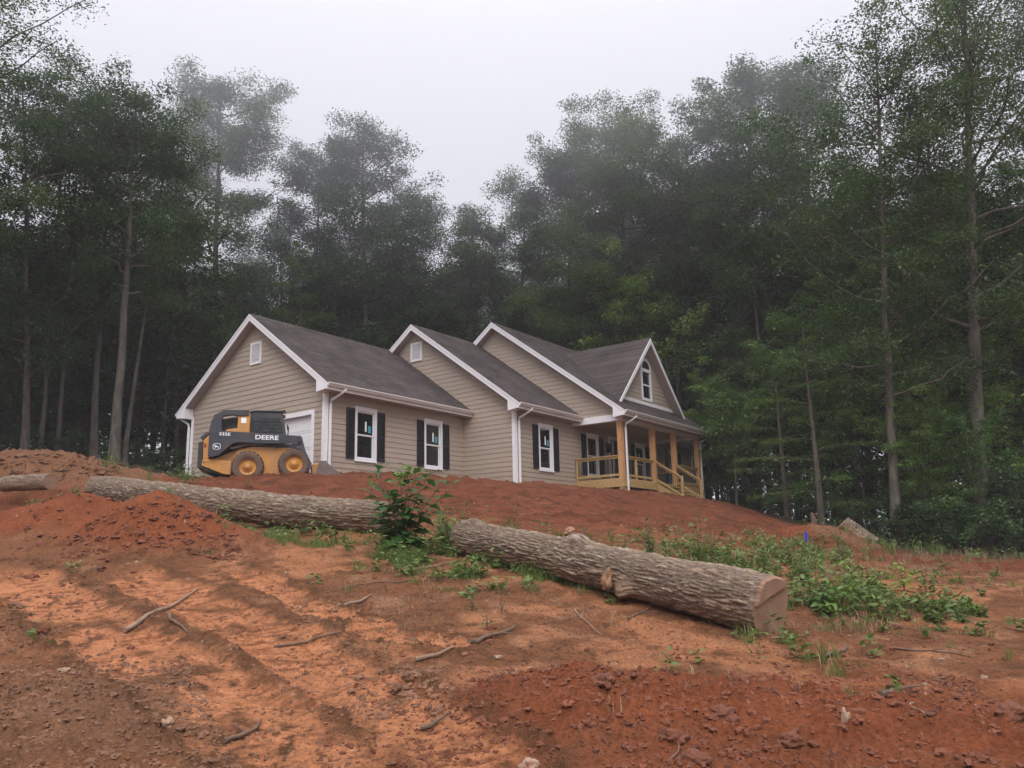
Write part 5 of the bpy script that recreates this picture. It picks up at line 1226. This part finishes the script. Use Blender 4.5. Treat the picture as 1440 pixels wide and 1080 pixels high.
# the woods behind: individual trees from a handful of grown shapes
rng = np.random.default_rng(77)
VAR = [broadleaf(601, 24, 3.3, .30, .22, 30, 1.05, 150, .20), broadleaf(602, 25, 3.0, .42, .25, 24, 1.05, 150, .20, (1,0)), broadleaf(603, 22, 3.4, .22, .20, 32, .95, 150, .20), broadleaf(604, 26, 3.6, .35, .28, 30, 1.05, 150, .20, (-1,.5))]
UND = [broadleaf(611, 10, 3.0, .12, .10, 26, .75, 90, .18), broadleaf(612, 12, 2.8, .2, .11, 26, .75, 90, .18)]
LB = 'tall shadowy broadleaf tree standing deep in the hazy woods'; LG = 'broadleaf trees deep in the woods'
UB = 'low shaded understorey tree among the trunks of the woods'; UG = 'understorey trees in the shade of the woods'
src = {}
def edge_r(a): return float(np.interp(a, [-60,-32,-20,-17,0,13,17,22,32,70], [26,31,35,47,50,47,34,30,28,26]))
pts = []
def put(key, ms, name, lab, grp, lm, loc, rz, sc):
    if key not in src: src[key] = make_tree(name, ms, loc, lab, 'tree', grp, 'bark', lm, rz, sc)
    else: copy_tree(src[key], loc, rz, sc)
def top_limit(a):                             # skyline height the woods keep under, from the photographed skyline
    return float(np.interp(a, [-32,-25,-21,-17,-12,-8,-4,0,4,8,12,16,20,24,32], [.56,.54,.47,.47,.46,.45,.40,.385,.42,.47,.50,.56,.58,.64,.68]))
tries = 0
while len(pts) < 135 and tries < 6000:
    tries += 1; a = rng.uniform(-40, 40); r = edge_r(a)+(10 if abs(a) > 18 else 4)+rng.random()**1.1*34; x, y = r*math.sin(math.radians(a)), r*math.cos(math.radians(a))
    if any((x-q[0])**2+(y-q[1])**2 < 2.9**2 for q in pts): continue
    pts.append((x, y)); k = int(rng.integers(4)); z = zg(x, y); H = [24,25,22,26][k]; s = rng.uniform(.8,1.12); lim = (top_limit(a)*y+CZ-z)/H*(rng.uniform(.78,.96) if abs(a) < 18 else rng.uniform(.58,.82)); s = min(s, lim) if y < 62 else min(s*1.1, lim)
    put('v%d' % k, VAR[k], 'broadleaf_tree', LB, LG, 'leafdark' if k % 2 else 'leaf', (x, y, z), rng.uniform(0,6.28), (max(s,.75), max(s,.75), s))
n = 0; up_ = []
while n < 60:
    a = rng.uniform(-36, 36); r = edge_r(a)+(6 if a < -20 else (6 if a > 9 else .8))+rng.random()*16; x, y = r*math.sin(math.radians(a)), r*math.cos(math.radians(a))
    if any((x-q[0])**2+(y-q[1])**2 < 2.2**2 for q in up_): n += .02; continue
    up_.append((x, y)); n += 1; k = int(rng.integers(2)); s = rng.uniform(.55,1.15); put('u%d' % k, UND[k], 'understorey_tree', UB, UG, 'leafdark', (x, y, zg(x,y)), rng.uniform(0,6.28), (s,s,s))

rng = np.random.default_rng(99); m = 2600; a = np.radians(rng.uniform(-62, 62, m)); r = rng.uniform(72, 96, m); x, y = r*np.sin(a), r*np.cos(a); zc = H0(x, y)+rng.random(m)**.8*17*np.clip((top_lim_arr := np.interp(np.degrees(a), [-60,-20,0,20,60], [1.2,1,.9,1,1.2])), .5, 1.3)
cidx = np.repeat(np.arange(m), 55); k = len(cidx); B = np.column_stack([x, y, zc])[cidx]+norm(rng.normal(0,1,(k,3)))*(rng.random((k,1))**.4)*[2.2,2.2,1.5]
V, F = leaves_simple(B, rng.normal(0,1,(k,3)), rng.normal(0,.6,(k,3))+[0,0,1], rng.uniform(.35,.75,k), rng.uniform(.25,.45,k), .1)
tag(link('far_woods', np_mesh('far_woods', V, F), M['leafdark']), 'dense dark woods closing the view far behind the trunks', kind='stuff')
# ================================================================== CAMERA, LIGHT, AIR
cam = bpy.data.cameras.new('camera'); cam.sensor_width = 36; cam.lens = FPX/1440*36; cam.clip_end = 2000; cam.clip_start = .05
co = bpy.data.objects.new('camera', cam); col.objects.link(co); co.location = (0,0,CZ)
co.rotation_euler = (Matrix.Rotation(PI/2+PITCH, 3, 'X') @ Matrix.Rotation(-ROLL, 3, 'Z')).to_euler(); scene.camera = co
w = bpy.data.worlds.new('World'); scene.world = w; w.use_nodes = True; n = w.node_tree.nodes; l = w.node_tree.links; bg = n['Background']
sky = n.new('ShaderNodeTexSky'); sky.sky_type = 'NISHITA'; sky.sun_disc = False; sky.sun_elevation = math.radians(45); sky.sun_rotation = math.radians(176); sky.dust_density = 6
# low overcast: CIE overcast luminance (three times brighter overhead than at the horizon) over the clear sky
tc = n.new('ShaderNodeTexCoord'); sp = n.new('ShaderNodeSeparateXYZ'); l.new(tc.outputs['Generated'], sp.inputs[0])
mr = n.new('ShaderNodeFloatCurve'); cv = mr.mapping.curves[0]; cv.points[0].location = (0, .26); cv.points[1].location = (1, .95); cv.points.new(.55, .284); cv.points.new(.75, .55); mr.mapping.update(); l.new(sp.outputs[2], mr.inputs['Value'])
rgb = n.new('ShaderNodeVectorMath'); rgb.operation = 'SCALE'; rgb.inputs[0].default_value = (23.8,23.6,25.4); l.new(mr.outputs[0], rgb.inputs['Scale'])
mx = n.new('ShaderNodeMix'); mx.data_type = 'RGBA'; mx.inputs[0].default_value = .93; l.new(sky.outputs[0], mx.inputs[6]); l.new(rgb.outputs[0], mx.inputs[7])
l.new(mx.outputs[2], bg.inputs['Color']); bg.inputs['Strength'].default_value = .12
sun = bpy.data.lights.new('sun', 'SUN'); sun.energy = 1.5; sun.angle = math.radians(30); sun.color = (1,.97,.93)
so = bpy.data.objects.new('sun', sun); col.objects.link(so); so.rotation_euler = (math.radians(45), 0, math.radians(4))
def vol_box(name, a, b, dens, label, colr=(.93,.94,1.0)):
    q = MB(); q.box(a, b); m = bpy.data.materials.new(name); m.use_nodes = True; nn = m.node_tree.nodes; nn.clear(); o_ = nn.new('ShaderNodeOutputMaterial'); v = nn.new('ShaderNodeVolumePrincipled')
    v.inputs['Density'].default_value = dens; v.inputs['Color'].default_value = (*colr, 1); v.inputs['Anisotropy'].default_value = 0.0; m.node_tree.links.new(v.outputs[0], o_.inputs['Volume'])
    o = q.build(name, m); tag(o, label, kind='stuff'); return o
vol_box('haze', (-440,-440,-60), (440,440,48), .0008, 'thin pale fog hanging in the clearing')
vol_box('mist', (-130,8,CZ+14.5), (130,150,47), .0035, 'low cloud drifting through the upper trees')
vol_box('mist', (-129,9,CZ+19.5), (129,149,46), .010, 'densest low cloud around the tree tops')
scene.view_settings.view_transform = 'Standard'; scene.view_settings.look = 'None'; scene.view_settings.exposure = .40; scene.view_settings.gamma = 1
cy = scene.cycles; cy.use_denoising = True; cy.max_bounces = 5; cy.diffuse_bounces = 3; cy.glossy_bounces = 2; cy.transmission_bounces = 3; cy.volume_bounces = 1; cy.transparent_max_bounces = 8
try: cy.denoiser = 'OPENIMAGEDENOISE'; cy.denoising_input_passes = 'RGB_ALBEDO_NORMAL'
except Exception: pass
